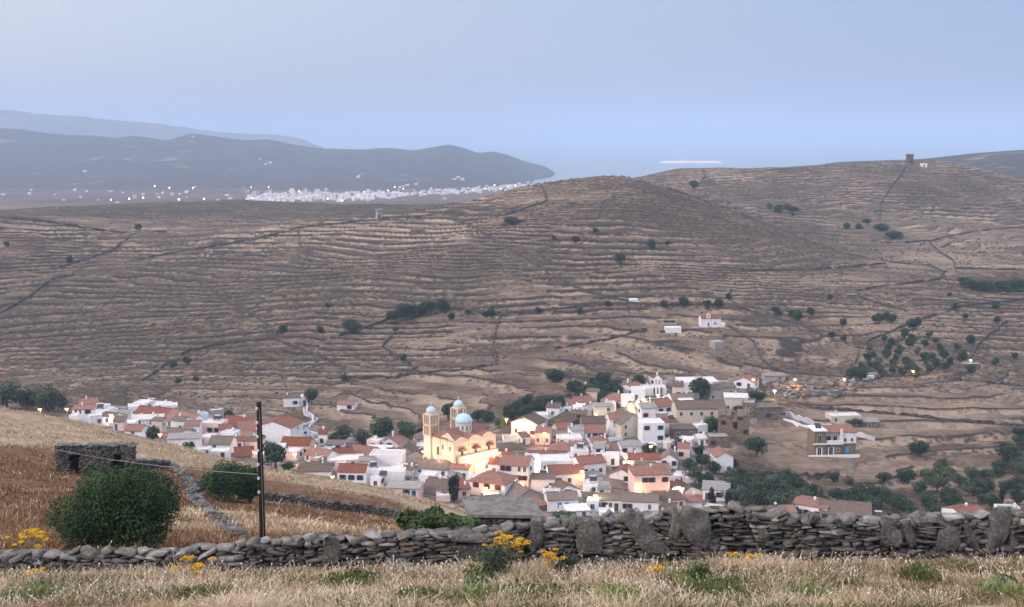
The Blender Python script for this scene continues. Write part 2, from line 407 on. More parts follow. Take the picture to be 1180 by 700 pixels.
# meadow slope in front of the village: dry straw with rust-brown patches
straw, f6 = noise_col(N, L, [(0.25, (.20, .155, .11)), (0.55, (.36, .28, .20)), (0.8, (.46, .37, .27))], 0.35, 8, 0.7, 0.4, vec=pos)
rust, f7 = noise_col(N, L, [(0.3, (.09, .055, .035)), (0.7, (.21, .125, .075))], 0.6, 7, 0.7, 0.4, vec=pos)
rs = attr('rust')
fc = mixc(N, L, straw, rust, rs)
c = mixc(N, L, c, fc, fore)
# farther land: broad fields
fld, f8 = noise_col(N, L, [(0.34, (.03, .035, .028)), (0.47, (.11, .09, .07)), (0.55, (.04, .042, .032)), (0.68, (.42, .34, .25))], 0.006, 10, 0.78, 0.6, vec=pos)
plain = attr('plain')
fl2 = mixc(N, L, fld, (.30, .22, .165), math_(N, L, 'MULTIPLY', plain, 0.65))
c = mixc(N, L, c, fl2, vale)
pav, f9 = noise_col(N, L, [(0.30, (.10, .085, .075)), (0.46, (.20, .18, .165)), (0.60, (.46, .45, .44))], 0.22, 6, 0.7, 0.3, vec=pos)
c = mixc(N, L, c, pav, attr('town'))
tn = attr('tone')
pale, f10 = noise_col(N, L, [(.30, (.20, .155, .115)), (.46, (.40, .32, .235)), (.66, (.62, .52, .39))], 0.16, 9, .75, .4, vec=posx)
pf = math_(N, L, 'MULTIPLY', math_(N, L, 'MAXIMUM', tn, 0.0), 0.75)
c = mixc(N, L, c, pale, math_(N, L, 'MULTIPLY', pf, math_(N, L, 'SUBTRACT', 1.0, wf)))
dn = math_(N, L, 'MULTIPLY', math_(N, L, 'MINIMUM', tn, 0.0), -0.42)
c = mixc(N, L, c, grn, dn)
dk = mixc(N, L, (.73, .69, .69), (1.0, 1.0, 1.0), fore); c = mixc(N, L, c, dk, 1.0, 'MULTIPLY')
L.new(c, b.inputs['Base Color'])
hb = math_(N, L, 'ADD', math_(N, L, 'MULTIPLY', f2, 0.6), sfac)
bump(N, L, b, hb, 0.5, 0.8)

# columns follow azimuth, rows follow distance: finest where the photograph looks hardest
cols = np.concatenate([np.arange(-440, -20, 8), np.arange(-20, 1200, 1.7), np.arange(1200, 1640, 8)])
segs = [2, 3, 26, 14, 46, 34, 34, 10, 24, 40, 44, 34, 24, 50, 74, 66, 78, 10, 60, 44, 8, 14, 30, 14, 20, 24, 4, 2]
tt = []
for i in range(K - 1):
    n = segs[i]; tt += [(i, k / n) for k in range(n)]
tt.append((K - 2, 1.0))
ax = (cols - CX) / 1400.0
ci = np.clip((cols - PXA) / 4.0, 0, len(TX) - 1.001); c0 = ci.astype(int); cf = ci - c0
TDc = TD[:, c0] * (1 - cf) + TD[:, c0 + 1] * cf
Dg = np.array([TDc[i] * (1 - t) + TDc[i + 1] * t for i, t in tt])
Xg = ax[None, :] * (Dg + 30 * np.exp(-np.maximum(Dg + 40, 0) / 25) + np.where(Dg < 0, -Dg, 0) + 12 * np.exp(-(Dg / 20) ** 2))
sh = Dg.shape
zt, uu, mm, pp, qq, ss = land(Xg.ravel(), Dg.ravel()); rise = land.rise
nr, nc = sh
idx = np.arange(nr * nc).reshape(sh)
Fq = np.stack([idx[:-1, :-1], idx[:-1, 1:], idx[1:, 1:], idx[1:, :-1]], -1).reshape(-1, 4)
V = np.stack([Xg.ravel(), Dg.ravel(), zt], -1)
me = npmesh('ground', V, Fq, gm, smooth=True)
Dr = Dg.ravel(); Xr = Xg.ravel(); pxr = CX + 1400 * Xr / np.maximum(Dr, 25)
fattr(me, 'rise', rise); fattr(me, 'terr_u', uu); fattr(me, 'terr_m', mm); fattr(me, 'patch', pp); fattr(me, 'field', qq); fattr(me, 'scrub', ss)
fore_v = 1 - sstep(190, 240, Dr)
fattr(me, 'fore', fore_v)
def rustmap(X, D):
    px = CX + 1400 * X / np.maximum(D, 25)
    r = sstep(0.0, 0.12, fbm(X / 14, D / 14, 71) + 0.10 * (1 - sstep(70, 110, D)) + 0.06 - 0.30 * sstep(105, 125, D) - 0.25 * (1 - sstep(33, 36, D))
              + 0.2 * (1 - sstep(40, 160, px)) * sstep(36, 50, D) * (1 - sstep(100, 125, D)))
    return r
fattr(me, 'rust', rustmap(Xr, Dr))
def in_town(px, py):
    poly = [(60, 482), (120, 466), (230, 474), (340, 484), (420, 506), (480, 500), (560, 500), (580, 480), (640, 462), (700, 440), (760, 436), (870, 434), (880, 470), (850, 520), (800, 530), (850, 570), (845, 600), (640, 604), (560, 585), (430, 565), (330, 545), (200, 520)]
    ins = np.zeros(px.shape, bool); j = len(poly) - 1
    for i in range(len(poly)):
        (xi, yi), (xj, yj) = poly[i], poly[j]
        ins ^= ((yi > py) != (yj > py)) & (px < (xj - xi) * (py - yi) / (yj - yi + 1e-9) + xi); j = i
    return ins
_u = Dr * SP * 0; vv = zt - CAMZ; ff = Dr * CP - vv * SP; uu2 = Dr * SP + vv * CP
tpx = CX + Xr / np.maximum(ff, 1) * F; tpy = CY - uu2 / np.maximum(ff, 1) * F
wob = fbm(Xr / 12, Dr / 12, 77) * 14
fattr(me, 'town', in_town(tpx + wob, tpy + wob * .5) * ((Dr > 230) & (Dr < 520)) * 0.85)
fattr(me, 'far', sstep(1350, 1600, Dr))
fattr(me, 'plain', sstep(1500, 1900, Dr) * (1 - sstep(3300, 3800, Dr)) * (pxr < 700) * (.35 + .65 * voro(Xr / 160, Dr / 220, 4)[0]))
tone = np.zeros(Dr.shape)                             # fields of paler stubble, slopes of darker scrub
for a, b_, ra_, rb_, q in [(1110, 297, 90, 12, .9), (960, 505, 90, 22, .6), (1090, 470, 110, 20, .7), (1000, 545, 120, 14, .5), (690, 232, 60, 8, .7), (450, 262, 70, 7, .7), (560, 425, 60, 10, .4), (700, 395, 90, 25, .35), (800, 362, 60, 10, .5),
                           (880, 395, 50, 22, .6), (500, 400, 60, 15, .25), (780, 300, 90, 10, .55), (930, 322, 80, 8, .7), (1010, 375, 60, 20, .5), (600, 232, 40, 8, .5), (240, 440, 70, 12, .4), (140, 290, 60, 6, .4), (850, 335, 60, 10, .5),
                           (900, 268, 90, 26, -1), (250, 330, 200, 45, -.6), (120, 400, 130, 40, -.5), (740, 238, 90, 20, -.9), (600, 300, 90, 25, -.45), (1080, 225, 90, 25, -.4), (400, 330, 90, 30, -.4), (30, 300, 60, 30, -.4), (870, 215, 80, 12, -.3), (650, 440, 120, 14, -.5), (200, 240, 330, 9, -1.1), (480, 243, 90, 6, -.7)]:
    tone = tone + q * np.exp(-(((tpx - a + wob * 2) / ra_) ** 2 + ((tpy - b_ + wob * .5) / rb_) ** 2) * .8)
tone = np.clip(tone + fbm(Xr / 40, Dr / 25, 79) * 1.7, -1, 1) * sstep(230, 300, Dr) * (1 - sstep(1300, 1500, Dr))
fattr(me, 'tone', tone)
ground = mobj('ground', me); tag(ground, 'dry terraced hillside ground sloping to the village and the far plain', kind='structure')

# sea
sm_, N, L, b = mat('sea_water', 0.65, 0.5)
b.inputs['Base Color'].default_value = (.21, .26, .31, 1)
_, f = noise_col(N, L, [(0, (0, 0, 0)), (1, (1, 1, 1))], 0.02, 6, 0.6)
bump(N, L, b, f, 0.25, 3.0)
sv = []; ang = np.linspace(R(-80), R(80), 60)
for r_ in (1200, 2500, 4000, 6000, 9000, 14000, 22000, 45000): sv += [(r_ * math.sin(a), r_ * math.cos(a) , 0) for a in ang]
sf = [(j * 60 + k, j * 60 + k + 1, (j + 1) * 60 + k + 1, (j + 1) * 60 + k) for j in range(7) for k in range(59)]
tag(mobj('sea', npmesh('sea', sv, sf, sm_)), 'calm pale blue sea in the evening haze', kind='structure')

# the island ridge beyond the bay
hm, N, L, b = mat('far_hills_rock', 1.0, 0.0)
c, f = noise_col(N, L, [(0.35, (.10, .09, .075)), (0.65, (.19, .16, .13))], 0.002, 6)
L.new(c, b.inputs['Base Color'])
def ridge(name, knots, D, label, n=220, depth=1500):
    px = np.linspace(min(knots), max(knots), n); ks = sorted(knots)
    y = np.interp(px, ks, [knots[k] for k in ks]); y = np.convolve(np.pad(y, 4, mode='edge'), np.ones(9) / 9, 'valid')
    top = np.array([P(a, b_, D) for a, b_ in zip(px, y)]); top[:, 2] += fbm(px / 30, px * 0, 91) * 22
    top[:, 2] = np.maximum(top[:, 2], -5)
    vs = []
    for k, fz in enumerate((0, .25, .5, .78, 1, .8, .4, 0)):
        q = top.copy(); q[:, 1] += (k - 4) * depth / 8
        q[:, 0] *= q[:, 1] / top[:, 1]
        q[:, 2] = -5 + (top[:, 2] + 5) * fz + (fbm(px / 22, np.full(n, k * 3.0), 95) * top[:, 2] * 0.35 if 0 < k < 7 and k != 4 else 0)
        vs.append(q)
    vs = np.concatenate(vs); i = np.arange(8 * n).reshape(8, n)
    fq = np.stack([i[:-1, :-1], i[:-1, 1:], i[1:, 1:], i[1:, :-1]], -1).reshape(-1, 4)
    return tag(mobj(name, npmesh(name, vs, fq, hm, smooth=True)), label, kind='structure')
ridge('hills', {-500: 112, -200: 120, 0: 127, 14: 127, 34: 131, 60: 133, 96: 135, 147: 139.5, 192: 144.6, 240: 150.4, 291: 155, 325: 156, 343: 157, 352: 160, 362: 165, 372: 172}, 9600, 'pale far mountain ridge across the sea')

# haze
z0 = -25.0
hz = MB().box(-43000, 43000, -80, 47000, z0, 520)
hmz = bpy.data.materials.new('haze'); hmz.use_nodes = True; hn = hmz.node_tree.nodes; hn.clear()
ho = hn.new('ShaderNodeOutputMaterial'); hv = hn.new('ShaderNodeVolumePrincipled')
hv.inputs['Color'].default_value = (.58, .75, 1.0, 1); hv.inputs['Density'].default_value = 1.35e-4
hv.inputs['Anisotropy'].default_value = 0.0
hmz.node_tree.links.new(hv.outputs[0], ho.inputs['Volume'])
hzo = hz.build('haze', hmz); tag(hzo, 'blue evening haze over the valley and bay', kind='stuff')
# ================================================================== VILLAGE
rnd = random.Random(7)
def wallmat(name, c, stain, k=0.45):
    m, N, L, b = mat(name, 0.85, 0.2)
    c1, f = noise_col(N, L, [(0.35, tuple(v * 0.86 for v in c)), (0.6, c)], 0.9, 5, 0.7)
    c2, g = noise_col(N, L, [(0.50, (0, 0, 0)), (0.74, (1, 1, 1))], 0.55, 7, 0.75, 0.6, stretch=(1, 1, .45))
    oi = N.new('ShaderNodeObjectInfo'); kk = math_(N, L, 'MULTIPLY', c2, math_(N, L, 'MULTIPLY', oi.outputs['Random'], k))
    L.new(mixc(N, L, c1, stain, kk), b.inputs['Base Color']); bump(N, L, b, f, 0.3, 0.03); return m
def roofmat(name, cols):
    """clay tiles: courses across the slope, patched and weathered"""
    m, N, L, b = mat(name, 0.9, 0.15)
    c1, f = noise_col(N, L, [(0.3, cols[0]), (0.5, cols[1]), (0.7, cols[2])], 1.6, 8, 0.8)
    tcn = N.new('ShaderNodeTexCoord'); wv = N.new('ShaderNodeTexWave'); wv.inputs['Scale'].default_value = 1.6; wv.inputs['Distortion'].default_value = 0.4
    L.new(tcn.outputs['Object'], wv.inputs['Vector'])
    c2 = mixc(N, L, c1, tuple(v * 0.45 for v in cols[0]), math_(N, L, 'MULTIPLY', wv.outputs['Fac'], 0.35))
    oi = N.new('ShaderNodeObjectInfo'); hs = N.new('ShaderNodeHueSaturation'); L.new(c2, hs.inputs['Color'])
    mr = N.new('ShaderNodeMapRange'); mr.inputs[3].default_value = 0.78; mr.inputs[4].default_value = 1.18; L.new(oi.outputs['Random'], mr.inputs[0]); L.new(mr.outputs[0], hs.inputs['Value'])
    mr2 = N.new('ShaderNodeMapRange'); mr2.inputs[3].default_value = 1.1; mr2.inputs[4].default_value = 0.75; L.new(oi.outputs['Random'], mr2.inputs[0]); L.new(mr2.outputs[0], hs.inputs['Saturation'])
    L.new(hs.outputs[0], b.inputs['Base Color'])
    bump(N, L, b, math_(N, L, 'ADD', wv.outputs['Fac'], f), 0.6, 0.06); return m
WM = {'w': wallmat('whitewash', (.82, .82, .84), (.34, .32, .30)), 'c': wallmat('cream_plaster', (.62, .56, .46), (.30, .25, .20), 0.8),
      'p': wallmat('pink_plaster', (.76, .60, .58), (.45, .36, .33)), 'g': wallmat('bare_cement', (.36, .34, .32), (.20, .18, .17), 0.9)}
def stonemat(name, cols, scale=1.3, mortar=(.10, .085, .07), cool=0.0):
    m, N, L, b = mat(name, 0.95, 0.1)
    tcn = N.new('ShaderNodeTexCoord'); mp = N.new('ShaderNodeMapping'); mp.inputs['Scale'].default_value = (1, 1, 2.2)
    L.new(tcn.outputs['Object'], mp.inputs[0])
    v = N.new('ShaderNodeTexVoronoi'); v.feature = 'F1'; v.inputs['Scale'].default_value = scale; L.new(mp.outputs[0], v.inputs['Vector'])
    e = N.new('ShaderNodeTexVoronoi'); e.feature = 'DISTANCE_TO_EDGE'; e.inputs['Scale'].default_value = scale; L.new(mp.outputs[0], e.inputs['Vector'])
    sp_ = N.new('ShaderNodeSeparateColor'); L.new(v.outputs['Color'], sp_.inputs[0])
    r = N.new('ShaderNodeValToRGB'); el = r.color_ramp.elements
    while len(el) < len(cols): el.new(0.5)
    for k, c in enumerate(cols): el[k].position = k / (len(cols) - 1); el[k].color = (*c, 1)
    L.new(sp_.outputs[0], r.inputs[0])
    ed = N.new('ShaderNodeMapRange'); ed.inputs[1].default_value = 0.02; ed.inputs[2].default_value = 0.10; L.new(e.outputs['Distance'], ed.inputs[0])
    n_, f = noise_col(N, L, [(0.3, (.55, .55, .55)), (0.7, (1.2, 1.2, 1.2))], 2.2, 7, 0.75)
    c = mixc(N, L, mortar, r.outputs[0], ed.outputs[0]); L.new(mixc(N, L, c, n_, 0.85, 'MULTIPLY'), b.inputs['Base Color'])
    bump(N, L, b, math_(N, L, 'ADD', ed.outputs[0], math_(N, L, 'MULTIPLY', f, 0.4)), 0.7, 0.12); return m
WM['s'] = stonemat('rubble_stone_wall', [(.16, .13, .105), (.27, .22, .175), (.34, .29, .23), (.20, .175, .15)])
WM['v'] = stonemat('tan_masonry', [(.26, .19, .13), (.36, .27, .19), (.30, .23, .17)], 1.8)
RM = {'r': roofmat('red_clay_tiles', [(.15, .062, .044), (.28, .115, .080), (.38, .185, .14)]),
      'b': roofmat('brown_weathered_tiles', [(.10, .075, .06), (.18, .135, .11), (.27, .21, .17)]),
      'k': simple('grey_roof_screed', [(.20, .19, .18), (.33, .32, .31)], 0.8, rand=0.15),
      'w': simple('white_roof_wash', [(.50, .49, .48), (.68, .67, .67)], 0.7, rand=0.1),
      'n': simple('pale_blue_sheet_roof', [(.20, .30, .42), (.28, .38, .50)], 0.6)}
glass, N, L, b = mat('dark_glass', 0.15, 0.5); b.inputs['Base Color'].default_value = (.02, .022, .03, 1)
lit, N, L, b = mat('lit_window', 0.6); b.inputs['Base Color'].default_value = (.5, .25, .1, 1)
b.inputs['Emission Color'].default_value = (1.0, .42, .10, 1); b.inputs['Emission Strength'].default_value = 0.30
SHUT = {'b': simple('blue_paint', [(.02, .055, .15), (.03, .08, .20)], 3), 'l': simple('light_blue_paint', [(.08, .26, .46), (.12, .33, .55)], 3),
        'd': simple('white_paint', [(.55, .55, .55), (.68, .68, .68)], 3), 'n': simple('brown_paint', [(.09, .04, .025), (.15, .07, .045)], 3),
        'o': simple('varnished_wood', [(.20, .09, .04), (.28, .13, .06)], 3)}
WINC = {}
def win_meshes(kind, w, h, door):
    """frame with shutters or surround, and the pane behind it (shared data)"""
    k = (kind, round(w, 1), round(h, 1), door)
    if k in WINC: return WINC[k]
    f = MB(); t = 0.09; pr = -0.05
    f.box(-w / 2 - t, -w / 2, pr, 0.01, 0, h); f.box(w / 2, w / 2 + t, pr, 0.01, 0, h)
    f.box(-w / 2 - t, w / 2 + t, pr, 0.01, h, h + t)
    if not door: f.box(-w / 2 - t * 1.6, w / 2 + t * 1.6, pr - 0.07, 0.01, -t, 0)
    f.box(-0.03, 0.03, pr + 0.012, 0.008, 0, h)
    if kind in 'bln':
        s = w * 0.50
        if kind == 'l' or door: f.box(-w / 2, w / 2, -0.035, 0.0, 0.02, h)
        else:
            f.box(-w / 2 - s, -w / 2 - 0.02, pr - 0.05, pr + 0.02, 0, h); f.box(w / 2 + 0.02, w / 2 + s, pr - 0.05, pr + 0.02, 0, h)
    p = MB().box(-w / 2, w / 2, -0.02, 0.006, 0, h)
    fm = f.mesh('window_frame', SHUT[kind]); pm = p.mesh('window_pane', lit if kind == 'o' else glass)
    WINC[k] = (fm, pm); return WINC[k]
def add_window(parent, x, y, z, rz, kind='d', w=0.9, h=1.2, door=False):
    fm, pm = win_meshes(kind, w, h, door)
    o = mobj('door' if door else 'window', fm, parent, (x, y, z), rz)
    if not (door and kind in 'bn'): mobj('pane', pm, o, (0, 0, 0))
    return o

def roof_mesh(kind, w, d, h, rh, col, mats, rng):
    """roof over a w x d box whose eaves are at height h"""
    m = MB(); o = 0.28; t = 0.16
    if kind == 'x':
        for (ya, yb) in ((-o, d / 2), (d + o, d / 2)):
            za = h - rh * o / (d / 2)
            m.add([(-w / 2 - o * .5, ya, za), (w / 2 + o * .5, ya, za), (w / 2 + o * .5, yb, h + rh), (-w / 2 - o * .5, yb, h + rh),
                   (-w / 2 - o * .5, ya, za - t), (w / 2 + o * .5, ya, za - t), (w / 2 + o * .5, yb, h + rh - t), (-w / 2 - o * .5, yb, h + rh - t)],
                  [(0, 1, 2, 3), (7, 6, 5, 4), (0, 4, 5, 1), (1, 5, 6, 2), (0, 3, 7, 4)])
        m.tube([(-w / 2 - o * .5, d / 2, h + rh + .02), (w / 2 + o * .5, d / 2, h + rh + .02)], 0.12, 6)
    elif kind == 'y':
        for s in (-1, 1):
            za = h - rh * o / (w / 2); xa = s * (w / 2 + o)
            m.add([(xa, -o * .5, za), (xa, d + o * .5, za), (0, d + o * .5, h + rh), (0, -o * .5, h + rh),
                   (xa, -o * .5, za - t), (xa, d + o * .5, za - t), (0, d + o * .5, h + rh - t), (0, -o * .5, h + rh - t)],
                  [(0, 1, 2, 3), (7, 6, 5, 4), (0, 4, 5, 1), (0, 3, 7, 4), (1, 5, 6, 2)])
        m.tube([(0, -o * .5, h + rh + .02), (0, d + o * .5, h + rh + .02)], 0.12, 6)
    elif kind == 'h':
        x0, x1, y0, y1 = -w / 2 - o, w / 2 + o, -o, d + o; r = max(0.0, (w - d) / 2) ; r2 = max(0.0, (d - w) / 2)
        a, c = (-r, d / 2 - r2, h + rh), (r, d / 2 + r2, h + rh)
        m.add([(x0, y0, h), (x1, y0, h), (x1, y1, h), (x0, y1, h), a, c], [])
        if r > 0: m.f += [(0, 1, 5, 4), (1, 2, 5), (2, 3, 4, 5), (3, 0, 4)]
        elif r2 > 0: m.f += [(0, 1, 4), (1, 2, 5, 4), (2, 3, 5), (3, 0, 4, 5)]
        else: m.f += [(0, 1, 4), (1, 2, 4), (2, 3, 4), (3, 0, 4)]
        m.m += [0] * 4; m.box(x0, x1, y0, y1, h - t, h - 0.003)
    elif kind == 's':
        m.add([(-w / 2 - o, -o, h), (w / 2 + o, -o, h), (w / 2 + o, d, h + rh), (-w / 2 - o, d, h + rh),
               (-w / 2 - o, -o, h - t), (w / 2 + o, -o, h - t), (w / 2 + o, d, h + rh - t), (-w / 2 - o, d, h + rh - t)],
              [(0, 1, 2, 3), (7, 6, 5, 4), (0, 4, 5, 1), (1, 5, 6, 2), (2, 6, 7, 3), (3, 7, 4, 0)])
    else:
        m.box(-w / 2 + .22, w / 2 - .22, .22, d - .22, h - .6, h - .3)
    return m
HOUSES = []
def house(px, yb, w, ye, rk, rc, rpx, label, wall='w', yaw=0.0, d=None, win='', D=None, cat='house', group=None, name='village_house'):
    """px,yb: foot of the front wall; w: width and ye: eaves in photo pixels; rk/rc: roof shape/colour; win: windows row by row"""
    g = hit(px, yb, 205) if D is None else None
    if D is None: D = g.y
    loc = P(px, yb, D); m_ = D / 1372.0
    W = max(2.2, w * m_ / max(.6, math.cos(R(yaw)))); H = (yb - ye) * m_
    r_ = random.Random(int(px * 31 + yb * 7)); d = d or r_.uniform(5.0, 7.0)
    if yaw == 0: yaw = r_.uniform(-9, 9)
    root = empty(name, loc, R(yaw)); tag(root, label, cat, group)
    rh = max(0.45, rpx * m_ - 0.125 * d) if rk in 'xh' else (max(.4, rpx * m_ * .85) if rk == 'y' else (max(.3, rpx * m_ - .22 * d) if rk == 's' else 0))
    rh = min(rh, 0.38 * min(W, d) if rk in 'xhy' else rh) if rk != 'f' else 0
    b = MB()
    if rk == 'x': b.prismx([(0, -4), (d, -4), (d, H), (d / 2, H + rh - .17), (0, H)], -W / 2, W / 2)
    elif rk == 'y': b.prism([(-W / 2, -4), (W / 2, -4), (W / 2, H), (0, H + rh - .17), (-W / 2, H)][::-1], 0, d)
    elif rk == 's': b.prismx([(0, -4), (d, -4), (d, H + rh - .18), (0, H - .17)], -W / 2, W / 2)
    elif rk == 'h': b.box(-W / 2, W / 2, 0, d, -4, H - .165)
    else:
        t = 0.22                                     # flat roof behind a parapet
        b.box(-W / 2, W / 2, 0, t, -4, H); b.box(-W / 2, W / 2, d - t, d, -4, H)
        b.box(-W / 2, -W / 2 + t, t, d - t, -4, H); b.box(W / 2 - t, W / 2, t, d - t, -4, H)
    b.build('wall', WM[wall], root)
    ro = roof_mesh(rk, W, d, H, rh, rc, None, r_).build('roof', RM[rc], root)
    if r_.random() < 0.55 and rk != 'f' or (rk == 'f' and r_.random() < 0.4):       # chimney
        cx, cy = r_.uniform(-.35, .35) * W, d * (.5 if rk in 'xh' else .8)
        top = H + (rh if rk != 'f' else 0) + .55; c = MB()
        c.box(cx - .25, cx + .25, cy - .25, cy + .25, H - .5, top); c.box(cx - .33, cx + .33, cy - .33, cy + .33, top, top + .1); c.box(cx - .16, cx + .16, cy - .16, cy + .16, top + .1, top + .35)
        c.build('chimney', WM['w' if wall in 'wp' else wall], ro)
    if not win and H > 1.9 and W > 2.8: win = ''.join(r_.choice(['d ', ' d', 'b ', 'n ', ' ', 'dd', 'D ']) for _ in range(max(1, int(W / 3))))
    rows = [q for q in win.split('/') if q] if win else []
    nf = len(rows)
    for i, row in enumerate(rows):                    # top row first; space = gap; capital = door
        zc = H * (1 - (i + .5) / nf) if nf > 1 else H * .48
        zb = max(0.15, zc - .55) if nf > 1 else max(.2, min(1.0, H - 1.7))
        for j, ch in enumerate(row):
            if ch == ' ': continue
            x = (-.5 + (j + .5) / len(row)) * W * .92; dr = ch.isupper()
            hh = min(2.0 if dr else 1.25, H / nf * .62 if nf > 1 else H * .75); ww = min(.95, W / len(row) * .5)
            add_window(root, x, 0, 0.02 if dr and i == nf - 1 else zb, 0, ch.lower(), ww, hh, dr)
    if abs(yaw) > 12 and H > 2.2:                     # the side wall one sees
        s = 1 if yaw < 0 else -1
        add_window(root, s * W / 2, d * r_.uniform(.35, .65), max(.6, H - 1.9), s * math.pi / 2, r_.choice('ddbn'), .8, 1.0)
    HOUSES.append((root, W, d, H)); return root
